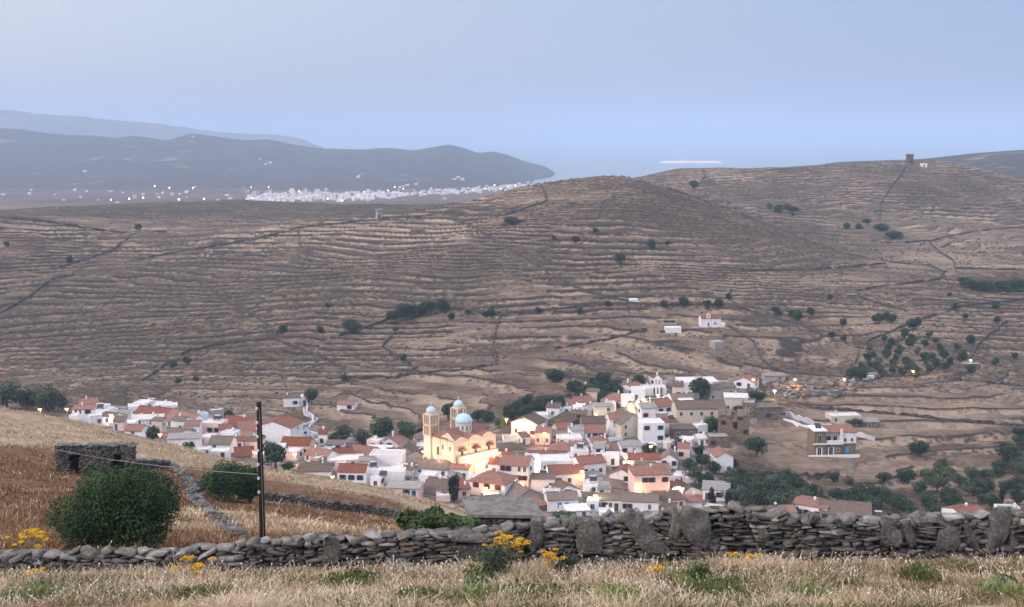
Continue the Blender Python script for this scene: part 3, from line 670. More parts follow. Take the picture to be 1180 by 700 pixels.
exec_rows = [
 # px, base, w, eave, kind, col, roof px, label, wall, yaw, depth, windows
 (96, 486, 24, 471, 'x', 'r', 5, 'white two-storey house with two deep blue windows and red roof at the village edge', 'w', 4, 6, 'bb/  '),
 (84, 487, 8, 479, 'f', 'w', 0, 'low white annex against the first house with blue windows', 'w', 3, 4, ''),
 (117, 488, 15, 473, 'f', 'w', 0, 'square white flat-roofed house beside the one with two blue windows', 'w', -6, 6, 'd'),
 (137, 487, 20, 477, 's', 'k', 5, 'small white house with grey sloping roof catching a lamp on its wall', 'w', 5, 5, 'd '),
 (140, 493, 30, 487, 'f', 'w', 0, 'long low white wall house below the grey sloping roof', 'w', -3, 4, ''),
 (178, 474, 28, 466, 'f', 'w', 0, 'white flat-roofed block rising behind the largest red roofs on the western side', 'w', -6, 6, ''),
 (172, 485, 46, 481, 'x', 'r', 13, 'broad red-tiled house under the white flat-roofed block, western side', 'w', -22, 9, ''),
 (203, 494, 38, 487, 'x', 'r', 14, 'red-roofed house with a large white gable end facing the slope', 'w', -38, 8, ''),
 (171, 493, 30, 483, 's', 'w', 3, 'white house with curved parapet between the broad red roof and the small red one', 'w', 8, 6, ''),
 (153, 501, 21, 496, 'x', 'r', 7, 'small single-storey house with square red roof above the dry slope', 'w', -10, 5, 'd'),
 (231, 489, 13, 482, 's', 'n', 3, 'shed-like house with a pale blue sheet roof', 'w', 4, 5, ''),
 (238, 501, 36, 487, 'f', 'w', 0, 'pinkish white flat-roofed house with three narrow dark windows', 'p', -8, 6, 'n nn'),
 (212, 518, 36, 505, 's', 'k', 3, 'white house with grey roof above the lone round bush', 'w', 8, 6, ' d'),
 (229, 511, 24, 508, 'x', 'b', 9, 'brown-tiled cottage behind the white grey-roofed house', 'w', 10, 5, ''),
 (253, 520, 26, 511, 'x', 'b', 9, 'brown-tiled cottage with dark doorway between white walls west of the wooden pole', 'w', -6, 6, 'D '),
 (206, 505, 26, 500, 'x', 'b', 7, 'long brown-tiled roof behind the dark tree and the orange lamp', 'g', -8, 5, ''),
 (192, 508, 14, 504, 's', 'r', 5, 'tiny red-roofed outhouse beside the orange lamp', 'w', 8, 4, ''),
 (268, 501, 34, 491, 'x', 'r', 12, 'long red-roofed house with chimney just uphill of the wooden pole', 'w', -24, 8, 'nd '),
 (315, 510, 42, 492, 'y', 'r', 8, 'big plain white gabled house with one small brown window', 'w', -14, 10, 'n  '),
 (291, 507, 30, 496, 'x', 'r', 13, 'red-roofed wing joined to the big plain gabled house', 'w', 16, 7, 'd'),
 (277, 510, 26, 503, 'x', 'r', 7, 'little red-roofed house in front of the wing with white walls', 'w', -5, 5, 'D '),
 (270, 519, 20, 508, 's', 'r', 3, 'white house front with a dark green door', 'w', 6, 5, '  N'),
 (291, 522, 18, 508, 's', 'b', 4, 'narrow pinkish house beside the wooden pole', 'p', -8, 5, 'd'),
 (280, 530, 19, 525, 'x', 'r', 12, 'dark red roof half sunk behind the dry slope', 'g', 12, 6, ''),
 (251, 528, 24, 520, 'f', 'w', 0, 'low white yard building with a pink door above the slope', 'w', 3, 4, ' N'),
 (304, 530, 20, 524, 'f', 'w', 0, 'low white terrace right under the wooden pole lamp', 'w', -4, 4, ''),
 (340, 526, 34, 512, 'x', 'r', 9, 'cream-walled house with red roof above the glowing lane', 'c', -8, 6, 'd n'),
 (363, 534, 28, 525, 'x', 'r', 9, 'red-roofed house with bright white gable right of the glowing lane', 'w', -34, 6, ''),
 (385, 520, 20, 512, 's', 'b', 4, 'white house with a pair of blue windows under a thin brown roof', 'w', -3, 5, 'bb'),
 (391, 530, 34, 526, 'x', 'r', 10, 'wide red roof touching the white round terrace', 'w', 18, 7, ''),
 (399, 541, 42, 530, 'f', 'w', 0, 'cream flat-roofed house lit from below left of the blue-shuttered one', 'c', 10, 7, ''),
 (362, 547, 38, 543, 'h', 'b', 12, 'brown hipped roof nestled at the top of the dry slope', 'w', 5, 8, ''),
 (405, 557, 33, 543, 'x', 'r', 9, 'white house with a row of three blue shuttered windows', 'w', -5, 6, 'bbb'),
 (428, 558, 15, 545, 'f', 'w', 0, 'narrow white house with a single tall blue door', 'w', -4, 5, ' B'),
 (444, 543, 38, 524, 'f', 'w', 0, 'tall blank white house with small windows in the quarter below the church', 'w', -6, 7, 'd  b'),
 (450, 558, 30, 543, 'f', 'w', 0, 'stepped white terrace house below the tall blank one', 'w', -4, 5, 'd  '),
 (413, 528, 30, 524, 'x', 'r', 11, 'large red roof beside the white awning', 'w', -28, 8, ''),
 (436, 524, 26, 518, 's', 'w', 5, 'open terrace house with white awning roof over a dark porch', 'w', -6, 5, 'ddd'),
 (431, 516, 16, 513, 'x', 'b', 8, 'brown-tiled roof with grey antenna mast', 'w', 8, 6, ''),
 (449, 516, 20, 510, 'y', 'r', 6, 'small white house with bright red roof at the back of the western quarter', 'w', -26, 7, 'b'),
 (454, 527, 15, 522, 's', 'r', 6, 'small red roof wedged behind the tall blank white house', 'w', 5, 5, ''),
 (466, 530, 20, 521, 'y', 'b', 8, 'grey cement house with rounded gable', 'g', -8, 7, 'd'),
 (480, 536, 30, 527, 'y', 'r', 9, 'grey stone-coloured gabled house with a pointed blue window', 'g', -26, 8, ' b'),
 (497, 551, 40, 540, 'h', 'b', 12, 'wide brown hipped roof on white walls below the church', 'w', -18, 9, 'd  d'),
 (467, 557, 14, 548, 's', 'k', 3, 'tiny grey stone hut with dark doorway among white walls', 'g', -6, 4, 'dD'),
 (464, 574, 38, 562, 's', 'k', 4, 'pinkish white house with grey roof and blue door at the foot of the slope', 'p', -8, 6, '  bB'),
 (497, 573, 30, 569, 'x', 'b', 20, 'steep brown-tiled roof left of the black cypress', 'w', -30, 10, ''),
 (511, 578, 16, 571, 'f', 'w', 0, 'low pink-tinted yard house behind the black cypress', 'p', 5, 4, ''),
 (488, 514, 17, 506, 'h', 'b', 9, 'white round-cornered house with brown roof left of the church tower', 'w', 12, 6, 'd d'),
 (489, 524, 20, 514, 'f', 'w', 0, 'pinkish house at the foot of the church tower', 'p', -6, 5, ' n'),
 (472, 520, 15, 513, 's', 'b', 4, 'low white house with brown lean-to roof behind the grey gables', 'w', 5, 5, ''),
 (480, 527, 12, 522, 'f', 'w', 0, 'tiny whitewashed yard wall house under the pink one', 'w', 0, 3, ''),
 # south of the church
 (555, 542, 16, 534, 'x', 'r', 8, 'small red-roofed white house below the church floodlights', 'w', 24, 6, ''),
 (528, 553, 22, 540, 's', 'r', 4, 'lit house with porch behind the black cypress', 'w', -12, 5, 'n D'),
 (561, 573, 42, 556, 'h', 'r', 15, 'white two-storey house with pyramid red roof and three arched windows', 'w', -24, 9, 'nnn/   '),
 (592, 565, 34, 535, 'x', 'r', 12, 'tall white three-floor house with red roof and brown windows beside a lamp', 'w', -14, 8, 'nn dd/nnnnn/  nn '),
 (586, 572, 18, 557, 'f', 'w', 0, 'balcony annex with dark shutters between the pyramid roof and the tall house', 'w', -10, 4, 'nn'),
 (535, 576, 14, 563, 's', 'r', 4, 'little pink-lit house with tiled lean-to right of the black cypress', 'p', 10, 4, 'd'),
 (615, 554, 16, 528, 'f', 'w', 0, 'tall narrow white block beside the white lamp', 'w', 5, 6, ''),
 (624, 530, 28, 527, 'x', 'r', 8, 'red roof behind the tall narrow white block', 'w', 5, 7, ''),
 (641, 545, 36, 531, 'f', 'w', 0, 'flat-roofed white house behind the one with the orange lit window', 'w', 6, 8, 'd  d'),
 (653, 560, 42, 545, 'x', 'r', 10, 'white house with red roof, brown shutters and one orange lit window', 'w', 5, 7, ' n d o'),
 (626, 566, 28, 551, 'x', 'b', 6, 'white block with a small brown roof below the white lamp', 'w', 5, 6, ''),
 (610, 580, 32, 572, 'y', 'b', 10, 'brown-roofed gable behind the red hipped shed', 'g', 30, 9, ''),
 (617, 590, 32, 583, 'h', 'r', 13, 'red hipped roof on dark brown walls above the concrete slab roof', 's', 26, 8, 'd'),
 (649, 589, 36, 575, 'x', 'b', 9, 'white house with two light blue closed shutters', 'w', 7, 6, ' ll '),
 (655, 571, 30, 566, 'y', 'b', 9, 'pair of brown roofs behind the light blue shutters', 'w', 24, 7, ''),
 # upper middle
 (604, 503, 30, 487, 'y', 'b', 8, 'brown-roofed white house flooded by the brightest orange lamp', 'w', -26, 8, 'd n'),
 (631, 494, 14, 486, 's', 'k', 4, 'cream front with two little windows under the olive-brown roof', 'c', 4, 5, 'dd'),
 (644, 497, 24, 485, 'y', 'b', 9, 'stone house with steep brown roof in the upper middle', 's', -28, 7, ''),
 (622, 486, 20, 478, 'f', 'w', 0, 'white flat house at the northern edge under the trees', 'w', 4, 5, 'd'),
 (671, 472, 30, 464, 'x', 'r', 8, 'cream house with red roof and a lamp on its gable at the northern edge', 'c', 32, 7, ''),
 (648, 478, 20, 470, 'f', 'w', 0, 'low white cube left of the lamp-lit cream gable', 'w', -4, 5, 'dd'),
 (709, 466, 32, 462, 'h', 'r', 10, 'wide red hipped roof over a vine-covered lit terrace', 'p', 4, 8, ''),
 (721, 456, 28, 448, 'y', 'r', 6, 'white house with red roof and blue windows at the top of the village', 'w', -34, 8, 'bb'),
 (667, 492, 18, 477, 's', 'b', 4, 'white two-storey house with three small windows above an orange doorway', 'w', -4, 6, 'dnd/  O'),
 (684, 496, 28, 487, 'x', 'b', 8, 'cream cottage under a shallow brown roof above the dark red one', 'c', 4, 6, 'd dd'),
 (686, 507, 24, 498, 'x', 'r', 9, 'dark red roof over a white house with blue arches', 'w', 5, 6, 'dbb'),
 (696, 485, 22, 468, 's', 'k', 4, 'stone-edged white two-storey house by the terrace lamp', 'c', 6, 5, ' d/ d'),
 (710, 503, 16, 482, 'x', 'r', 7, 'white two-storey house with blue balcony window left of the big brown roof', 'w', 6, 6, 'b/d'),
 (729, 504, 28, 487, 'y', 'b', 12, 'big brown-roofed house with cream gable in the middle of the upper village', 'c', 28, 9, 'd d/d d'),
 (746, 476, 27, 471, 'x', 'b', 10, 'pale stone house with long brown roof below the lit terrace wall', 'c', 22, 8, 'd d'),
 (766, 478, 26, 468, 'x', 'r', 10, 'house with long bright red roof and white gable wall', 'w', 30, 9, ''),
 (753, 511, 26, 487, 'f', 'w', 0, 'white cube house with four small blue windows', 'w', 7, 7, 'b b/  b'),
 (772, 500, 16, 486, 's', 'r', 3, 'narrow white house squeezed beside the cube with four blue windows', 'w', 4, 5, ' d'),
 (692, 521, 20, 510, 'h', 'r', 8, 'white house with red hipped roof and two tall dark windows', 'w', 3, 7, 'DD'),
 (646, 524, 26, 519, 'h', 'r', 11, 'dark red hipped roof left of the roof with water tanks', 'g', -8, 7, ''),
 (625, 513, 17, 498, 'x', 'r', 7, 'pink-washed house with red roof behind an orange lamp', 'p', -8, 5, 'd d'),
 (639, 506, 12, 502, 'x', 'b', 8, 'small brown roof right of the pink-washed house', 'c', 14, 5, 'd'),
 (657, 515, 28, 505, 'f', 'w', 0, 'flat white house with parapet in the middle of the village', 'w', 5, 6, 'd   '),
 (664, 520, 17, 512, 's', 'r', 4, 'small red lean-to roof beneath the flat parapet house', 'w', -5, 4, ''),
 (669, 531, 19, 519, 'f', 'w', 0, 'white house with a lit orange doorway', 'w', 4, 5, 'd O'),
 (708, 522, 16, 519, 's', 'r', 7, 'plain red roof right of the hipped one with tall dark windows', 'w', -4, 6, ''),
 (728, 525, 24, 514, 's', 'k', 4, 'grey-topped white house below the cube with blue windows', 'w', 3, 6, 'n d '),
 (743, 534, 38, 529, 'x', 'r', 7, 'long low building with one continuous red roof', 'w', -3, 6, ''),
 (683, 549, 31, 533, 'x', 'r', 9, 'white house with red roof, two blue windows and a lamp-lit side', 'w', 18, 7, 'bBd'),
 (700, 531, 24, 527, 's', 'w', 4, 'white flat terrace roof right of the lamp-lit side wall', 'w', 4, 5, ''),
 (592, 510, 24, 506, 'f', 'k', 0, 'grey flat roof right behind the church', 'w', 4, 6, ''),
 (590, 500, 26, 498, 'x', 'b', 7, 'old brown roof between the church and the brightest lamp', 'c', -5, 7, ''),
 (590, 522, 30, 518, 'h', 'b', 9, 'brown roofs stepping down right of the church wall', 'c', 6, 8, ''),
 # lower right quarter
 (751, 573, 42, 546, 'h', 'r', 9, 'large pale pink house with red roof and blue balcony window', 'p', 5, 9, ' bb b/    '),
 (716, 556, 27, 547, 'y', 'r', 8, 'white house with red roof leaning on the large pink one', 'w', -18, 7, ' n'),
 (703, 566, 33, 563, 'h', 'b', 12, 'cream house with broad brown hipped roof', 'c', -5, 8, ''),
 (680, 579, 17, 559, 'f', 'w', 0, 'white two-storey block with one big window beside a white lamp', 'w', -4, 6, ' d/  '),
 (700, 589, 30, 575, 'x', 'b', 7, 'white house with brown doors under a grey-brown roof by the white lamp', 'w', -4, 6, 'NndN'),
 (737, 591, 43, 577, 'x', 'b', 9, 'long white house with a faded red awning', 'w', -8, 7, 'nn   d '),
 (700, 599, 16, 590, 'f', 'w', 0, 'white yard with blue-shuttered front just over the stone wall', 'w', 3, 4, 'll'),
 (774, 588, 32, 575, 'h', 'b', 9, 'pinkish long house with brown hipped roof', 'p', 6, 8, ''),
 (799, 586, 20, 578, 'h', 'r', 8, 'small red hipped roof at the right end of the pinkish long house', 'w', -6, 6, ''),
 (825, 577, 30, 564, 's', 'k', 5, 'white barn-like house with pale grey roof left of the cypresses', 'w', -10, 8, ''),
 (796, 557, 34, 549, 'f', 'w', 0, 'pink flat-roofed house glowing from a hidden lamp', 'p', -6, 6, 'd  n'),
 (780, 568, 18, 560, 'x', 'r', 6, 'little red roof below the glowing pink flat house', 'p', 8, 5, 'd'),
 (797, 572, 32, 568, 'y', 'b', 9, 'brown gabled roof behind the red hipped corner', 'w', 24, 8, ''),
 (771, 540, 18, 529, 'y', 'b', 7, 'white gabled house with two blue-grey windows beside the trees', 'w', -10, 8, 'b b'),
 (763, 545, 20, 541, 'x', 'r', 7, 'red roof patch above the large pink house', 'w', 5, 5, ''),
 (741, 540, 26, 538, 'h', 'b', 7, 'old brown roofs above the large pink house', 'c', -8, 6, ''),
 (835, 545, 20, 526, 'y', 'r', 7, 'isolated white house with red gable among dark trees', 'w', 6, 7, ' / d'),
 (761, 590, 20, 586, 's', 'r', 5, 'red lean-to roof poking over the stone wall', 'w', 3, 4, ''),
 (667, 597, 26, 588, 's', 'w', 5, 'white sloping yard roof behind the round garden bush', 'w', 10, 5, ''),
 # top
 (754, 456, 28, 447, 'f', 'w', 0, 'white chapel hall with flat roof joined to the bell gable', 'w', 3, 6, ' d'),
 (806, 452, 44, 440, 'f', 'w', 0, 'white rounded public building with flat roofs on the top street', 'w', 4, 10, ' d   '),
 (838, 457, 20, 446, 's', 'b', 6, 'brown-roofed stone house behind the big plane tree', 'g', 4, 6, ' d'),
 (857, 448, 22, 440, 'y', 'r', 6, 'white house with red roof and dark door beneath the top street lamp', 'w', -24, 8, 'bN'),
 (787, 467, 26, 459, 'x', 'b', 6, 'orange-lit house under the lamp on the main street', 'p', 6, 6, 'd'),
 (808, 497, 58, 470, 'x', 'b', 10, 'large cream mansion with five upper windows, balcony and long brown roof', 'c', 3, 9, 'd d d d d/        '),
 (848, 475, 26, 458, 's', 'w', 3, 'blank white cube with sloping parapet right of the mansion', 'c', -8, 7, ''),
 (862, 481, 14, 464, 'f', 'k', 0, 'dark stone house with a pale blue door', 's', -14, 7, 'd/B'),
 (885, 484, 28, 469, 's', 'b', 5, 'single rubble stone house with brown lean-to roof and blue window', 's', 4, 6, ' b '),
 (812, 514, 14, 505, 's', 'w', 2, 'little white hut with two dark openings among ruins', 'w', 4, 5, 'Dd'),
 (789, 506, 26, 494, 's', 'b', 5, 'crumbling stone building below the mansion balcony', 's', 6, 6, 'd d'),
 (829, 516, 24, 503, 'f', 'k', 0, 'roofless stone shell right of the little white hut', 's', 4, 6, ''),
 # east
 (975, 489, 36, 479, 'f', 'w', 0, 'cream single-storey block with one window alone on the eastern field', 'c', 6, 6, 'd   '),
 (1002, 493, 22, 486, 's', 'k', 3, 'dark stone shed with white porch beside the cream block', 's', -4, 6, 'D'),
 (995, 438, 24, 433.5, 's', 'w', 2, 'long white shed with pinkish roof beyond the last street lamp', 'w', -4, 5, ''),
 (893, 440, 24, 433, 's', 'k', 2, 'pale stone shed under the top street lamps', 'g', 3, 5, ' d'),
 # front right
 (932, 598, 36, 582, 'x', 'r', 7, 'white house with orange-red roof nearest the olive grove', 'w', -32, 8, ''),
 (897, 604, 50, 595, 'x', 'r', 12, 'low sprawling red roof just over the stone wall left of the brown one', 'w', 8, 9, ''),
 (974, 604, 58, 592, 'x', 'b', 15, 'wide brown weathered roof with two chimneys just over the stone wall', 'w', -12, 9, ''),
 (978, 607, 32, 600, 's', 'r', 8, 'faded red porch roof in front of the wide brown roof', 'p', 4, 5, ''),
 (910, 592, 12, 588, 's', 'r', 4, 'tiny red outbuilding behind the orange-red roof', 'w', 5, 4, ''),
 (1124, 604, 34, 592, 'x', 'r', 9, 'orange-red roof over the right part of the stone wall', 'w', 22, 8, ''),
 (1166, 602, 26, 590, 'f', 'k', 0, 'white flat-roofed house at the far right over the stone wall', 'w', -8, 7, ''),
 (1110, 600, 10, 594, 's', 'r', 5, 'tiny red gabled shed left of the orange-red roof', 'p', 4, 4, ''),
 (1172, 607, 26, 600, 'x', 'b', 6, 'brown tiled roof tucked in front of the far right white house', 'w', 12, 6, ''),
 (336, 469, 18, 458, 's', 'b', 2, 'white chapel cells with blue windows on the knoll above the zigzag path', 'w', 10, 5, ' b'),
 (398, 472, 20, 466, 'x', 'r', 5, 'lone little white house with red roof right of the knoll chapel', 'w', -8, 5, ' b'),
]
for r_ in exec_rows:
    house(r_[0], r_[1], r_[2], r_[3], r_[4], r_[5], r_[6], r_[7], r_[8], r_[9], r_[10], r_[11])

# ------------------------------------------------------------------ the small buildings and yard walls between the houses
def _foot(h):
    o, W_, d_, H_ = h; a = o.rotation_euler.z; return (o.location.x - math.sin(a) * d_ / 2, o.location.y + math.cos(a) * d_ / 2, (W_ + d_) / 4 + .3)
feet = [_foot(h) for h in HOUSES]
named = [(h[0].location.copy(), h[0]['label'], pix(*h[0].location)) for h in HOUSES if len(h[0]['label'].split()) <= 10]
used_lb = set(h[0]['label'] for h in HOUSES)
_c = [P(524.6, 531, 346), P(560, 515, 360)]
fr_ = random.Random(21)
def where(px, py):
    """'left of', 'above' ... the nearest house that a short label names"""
    out = []
    for _, lb, (hx, hy) in sorted(named, key=lambda n: (n[2][0] - px) ** 2 + 2 * (n[2][1] - py) ** 2)[:7]:
        dx, dy = px - hx, (py - hy) * 1.4
        w_ = ('right of' if dx > 0 else 'left of') if abs(dx) > abs(dy) else ('below' if dy > 0 else 'above')
        out.append(w_ + ' the ' + lb)
    return out
made = 0
TOWN = [(70, 484), (120, 470), (230, 478), (340, 494), (420, 510), (480, 505), (500, 530), (575, 530), (585, 492), (640, 470), (700, 450), (760, 446), (850, 446), (868, 470), (835, 500), (790, 520), (790, 560), (840, 598), (640, 602), (560, 582), (470, 575), (330, 545), (200, 520)]
def inside(px, py, poly=TOWN):
    ins = False; j = len(poly) - 1
    for i in range(len(poly)):
        (xi, yi), (xj, yj) = poly[i], poly[j]
        if (yi > py) != (yj > py) and px < (xj - xi) * (py - yi) / (yj - yi) + xi: ins = not ins
        j = i
    return ins
for trial in range(1500):
    if made >= 95: break
    px, py = fr_.uniform(80, 840), fr_.uniform(445, 602)
    if not inside(px, py): continue
    g = hit(px, py, 205); sz = fr_.uniform(2.6, 5.4); r0 = sz * .48
    if g is None or g.y > 470: continue
    if (abs(px - 540) < 42 and 485 < py < 545): continue
    c_ = (g.x, g.y + sz * .4)
    if any((c_[0] - f[0]) ** 2 + (c_[1] - f[1]) ** 2 < (f[2] + r0) ** 2 for f in feet): continue
    kind = fr_.choice(['f', 'f', 's', 'x', 's', 'x', 'f']); col = 'w' if kind == 'f' else fr_.choice('rrbbk')
    wall = fr_.choice('wwwwcpg'); hh = fr_.uniform(8, 15)
    word = {'f': 'flat-roofed', 's': 'lean-to roofed', 'x': 'gabled'}[kind]; cw = {'w': 'white', 'c': 'cream', 'p': 'pinkish', 'g': 'grey'}[wall]
    lb = None
    for wh in where(px, py):
        for a_ in (['small', 'little'] if sz < 4 else ['modest', 'low']):
            q = '%s %s %s outbuilding %s' % (a_, cw, word.split()[0], wh)
            if len(q.split()) <= 16 and q not in used_lb: lb = q; break
        if lb: break
    if not lb: continue
    used_lb.add(lb); m_ = g.y / 1372
    house(px, py, sz / m_, py - hh, kind, col, fr_.uniform(4, 8), lb, wall, fr_.uniform(-28, 28), sz * fr_.uniform(.8, 1.2), fr_.choice(['', 'd', 'b', ' d', 'n ', 'D ', 'B']), cat='outbuilding', name='outbuilding')
    feet.append(_foot(HOUSES[-1])); made += 1
made = 0
for trial in range(900):                             # whitewashed yard walls and steps
    if made >= 60: break
    px, py = fr_.uniform(90, 835), fr_.uniform(452, 600)
    if not inside(px, py): continue
    g = hit(px, py, 205)
    if g is None or g.y > 460: continue
    if (abs(px - 540) < 42 and 485 < py < 545): continue
    if any((g.x - f[0]) ** 2 + (g.y - f[1]) ** 2 < (f[2] * .9) ** 2 for f in feet): continue
    lb = None
    for wh in where(px, py):
        q = 'low whitewashed yard wall ' + wh
        if q not in used_lb and len(q.split()) <= 16: lb = q; break
    if not lb: continue
    used_lb.add(lb); L1, L2, h_ = fr_.uniform(3, 7), fr_.uniform(2, 4.5), fr_.uniform(.9, 2.0); s_ = fr_.choice((-1, 1))
    q = MB().box(-L1 / 2, L1 / 2, 0, .3, -2.5, h_)
    x_ = s_ * L1 / 2; q.box(min(x_, x_ - s_ * .3), max(x_, x_ - s_ * .3), .301, L2, -2.5, h_ * .9)
    for k in range(4): q.box(-s_ * L1 / 2 - .5 + k * .0, -s_ * L1 / 2 + .5, .31 + k * .45, .31 + (k + 1) * .45 - .003, -2.5, .25 * (k + 1))
    o = q.build('yard_wall', WM['w'], None, g, fr_.uniform(-.6, .6)); tag(o, lb, 'wall'); made += 1
# ================================================================== LAMPS
lampglow, N, L, b = mat('lamp_glow', 0.5); b.inputs['Emission Color'].default_value = (1.0, .40, .06, 1); b.inputs['Emission Strength'].default_value = 1.3
lampwhite, N, L, b = mat('lamp_glow_white', 0.5); b.inputs['Emission Color'].default_value = (1.0, .80, .42, 1); b.inputs['Emission Strength'].default_value = 1.6
metal = simple('galvanised_metal', [(.16, .16, .17), (.25, .25, .26)], 4, 0.6)
woodpole = simple('dark_tarred_wood', [(.014, .009, .008), (.040, .026, .020)], 3, 0.85, bumpd=.02, stretch=(1, 1, .15))
bpy.context.view_layer.update(); _dg = bpy.context.evaluated_depsgraph_get()
def first_hit(px, py):
    d = P(px, py, 1000) - Vector((0, 0, CAMZ)); o = Vector((0, 0, CAMZ)) + d * .2
    for it in range(4):
        ok, loc, nrm, idx, ob, mx_ = sc.ray_cast(_dg, o, d.normalized())
        if not ok: return 9999
        if ob.name != 'haze': return loc.y
        o = loc + d.normalized() * .5
    return 9999
def street_lamp(px, py, e, label, white=False, H=4.2, D=None, gpy=None, r=0.55):
    """px,py: the lamp head; it stands on the ground under it"""
    if D is None:
        D = 300
        for it in range(30):                       # where a lamp H metres over the ground is seen at that row
            g = gz((px - CX) * D / dyz(py)[0], D) + H
            zr = CAMZ - dep(py) * D
            D += (zr - g) / (dep(py) + 0.05) * 0.6
            D = min(max(D, 240), 900)
    D = min(D, first_hit(px, py) - 1.5)
    q = P(px, py, D); gr = gz(q.x, q.y)
    H = max(1.5, q.z - gr)
    root = empty('street_lamp', (q.x, q.y, gr)); tag(root, label, 'street lamp', 'lit street lamps of the village')
    MB().lathe([(.09, -.5), (.07, 1), (.05, H + .15)], 8).build('pole', metal, root)
    MB().tube([(0, 0, H + .1), (0, -.05, H + .22), (0, -.12, H + .2)], .03, 6).build('arm', metal, root)
    hd = MB().lathe([(.10, H + .20), (.22, H + .12), (.24, H + .06)], 10, 0, -.14).build('lamp_head', metal, root)
    MB().lathe([(.06, H - r * .9), (r * .8, H - r * .5), (r, H), (r * .7, H + .06)], 10, 0, -.14).build('bulb', lampwhite if white else lampglow, hd)
    ld = bpy.data.lights.new('lamp_light', 'POINT'); ld.energy = e; ld.shadow_soft_size = 0.25
    ld.color = (1.0, .80, .48) if white else (1.0, .40, .10)
    lo = bpy.data.objects.new('lamp_light', ld); lo.location = (0, -.3, H - .45); link(lo, root)
    return root
LAMPS = [
 (77, 471, 260, 'orange street lamp between the trees and the first blue-windowed house', 0),
 (46, 471.5, 420, 'bright yellow street lamp behind the crest of the dry slope', 0),
 (128, 478, 220, 'pale lamp on the white wall right of the square flat-roofed house', 1),
 (184.5, 500.5, 120, 'orange lamp beside the dark round tree', 0),
 (300.5, 513, 260, 'orange lamp seen against the wooden pole', 0),
 (339.5, 523, 420, 'orange lamp in the lane below the cream house', 0),
 (383, 549, 560, 'lamp hidden by the walls left of the blue-shuttered house', 0),
 (583.5, 483, 420, 'tall orange lamp right of the church at the village edge', 0),
 (603.6, 489, 1700, 'brightest orange lamp of the upper village', 0),
 (627.5, 499, 260, 'orange lamp before the pink-washed house', 0),
 (575, 521.5, 320, 'orange lamp behind the right corner of the church', 0),
 (546, 534, 600, 'dazzling lamp in the square below the church', 0),
 (559.5, 562, 420, 'lamp on the corner of the pyramid-roofed house', 0),
 (602, 556, 420, 'warm lamp at the foot of the tall three-floor house', 0),
 (618, 535, 620, 'white lamp on the tall narrow block', 1),
 (667, 466, 360, 'pale lamp on the cream gable at the northern edge', 1),
 (687, 477, 240, 'small warm lamp by the stone-edged house', 1),
 (720, 465, 420, 'greenish lamp under the vine of the terrace', 1),
 (735, 463, 420, 'white lamp right of the vine terrace', 1),
 (741, 460.5, 420, 'white lamp nearest the chapel street', 1),
 (758, 455, 260, 'yellow lamp below the bell gable', 1),
 (786, 461, 700, 'orange lamp left of the big plane tree', 0),
 (868, 437, 420, 'orange lamp above the red-roofed house on the top street', 0),
 (892.6, 450, 300, 'whitish lamp over the rubble ground', 1),
 (916, 437, 800, 'large orange lamp over the rubble on the top street', 0),
 (973, 436.5, 420, 'orange lamp beside the last trees of the top street', 0),
 (1052, 427.5, 420, 'orange lamp at the field gate east of the village', 0),
 (1118.5, 415, 40, 'small yellow lamp by the stone hut far east', 1),
 (721, 527, 420, 'orange lamp at the left end of the long red roof', 0),
 (750, 514, 120, 'warm lamp among the leaves below the blue-windowed cube', 0),
 (671, 543, 420, 'orange lamp between the lit window and the blue-windowed house', 0),
 (686, 571, 620, 'white lamp above the yard of the brown doors', 1),
 (733, 560, 420, 'hidden orange lamp warming the left side of the large pink house', 0),
 (782, 561, 320, 'hidden orange lamp warming the pink flat-roofed house', 0),
 (957, 597, 40, 'yellow porch lamp of the house with wide brown roof', 0),
]
for px, py, e, lb, wh in LAMPS: street_lamp(px, py, e * .6, lb, bool(wh), H=3.6)

# ================================================================== CHURCH
chm, N, L, b = mat('church_stucco', 0.85, 0.2)
c1, f = noise_col(N, L, [(0.35, (.60, .48, .37)), (0.65, (.72, .61, .49))], 1.2, 6, 0.7); L.new(c1, b.inputs['Base Color']); bump(N, L, b, f, .3, .03)
domem = simple('pale_blue_dome_paint', [(.40, .60, .68), (.48, .67, .74)], 1.2, 0.5, 0.4)
trimm = simple('white_trim', [(.66, .62, .54), (.74, .70, .62)], 2)
C0 = P(524.6, 531, 346); C0.z -= 0.2
ch = empty('church', C0, math.atan2(.66, .75))      # local x = along the near long wall, local y = towards the towers
tag(ch, 'floodlit sand-coloured church with red roofs, two bell towers and pale blue domes', 'church')
b = MB(); Wc, Lc, Hc = 15.5, 12.5, 5.6
b.box(0, Wc, 0, Lc, -4, Hc)
n = 3
for k in range(n):                                  # three low gables on the long wall
    x0, x1 = k * Wc / n, (k + 1) * Wc / n; xm = (x0 + x1) / 2
    b.prism([(x0, Hc), (xm - .8, Hc + .95), (xm, Hc + 1.15), (xm + .8, Hc + .95), (x1, Hc)], 0, .35)
b.prismx([(0.0, Hc), (Lc * .30, Hc + 2.2), (Lc * .62, Hc)], 0, .35)
for k in range(4): b.box(k * (Wc - .5) / 3, k * (Wc - .5) / 3 + .5, -.18, 0.0, -4, Hc - .1)
b.box(0, Wc, -.12, .0, Hc - .32, Hc - .12, 0)
for k in range(3): b.box(-.14, 0, .2 + k * 3.4, .7 + k * 3.4, -4, Hc - .2)
b.build('wall', chm, ch)
rf = MB()
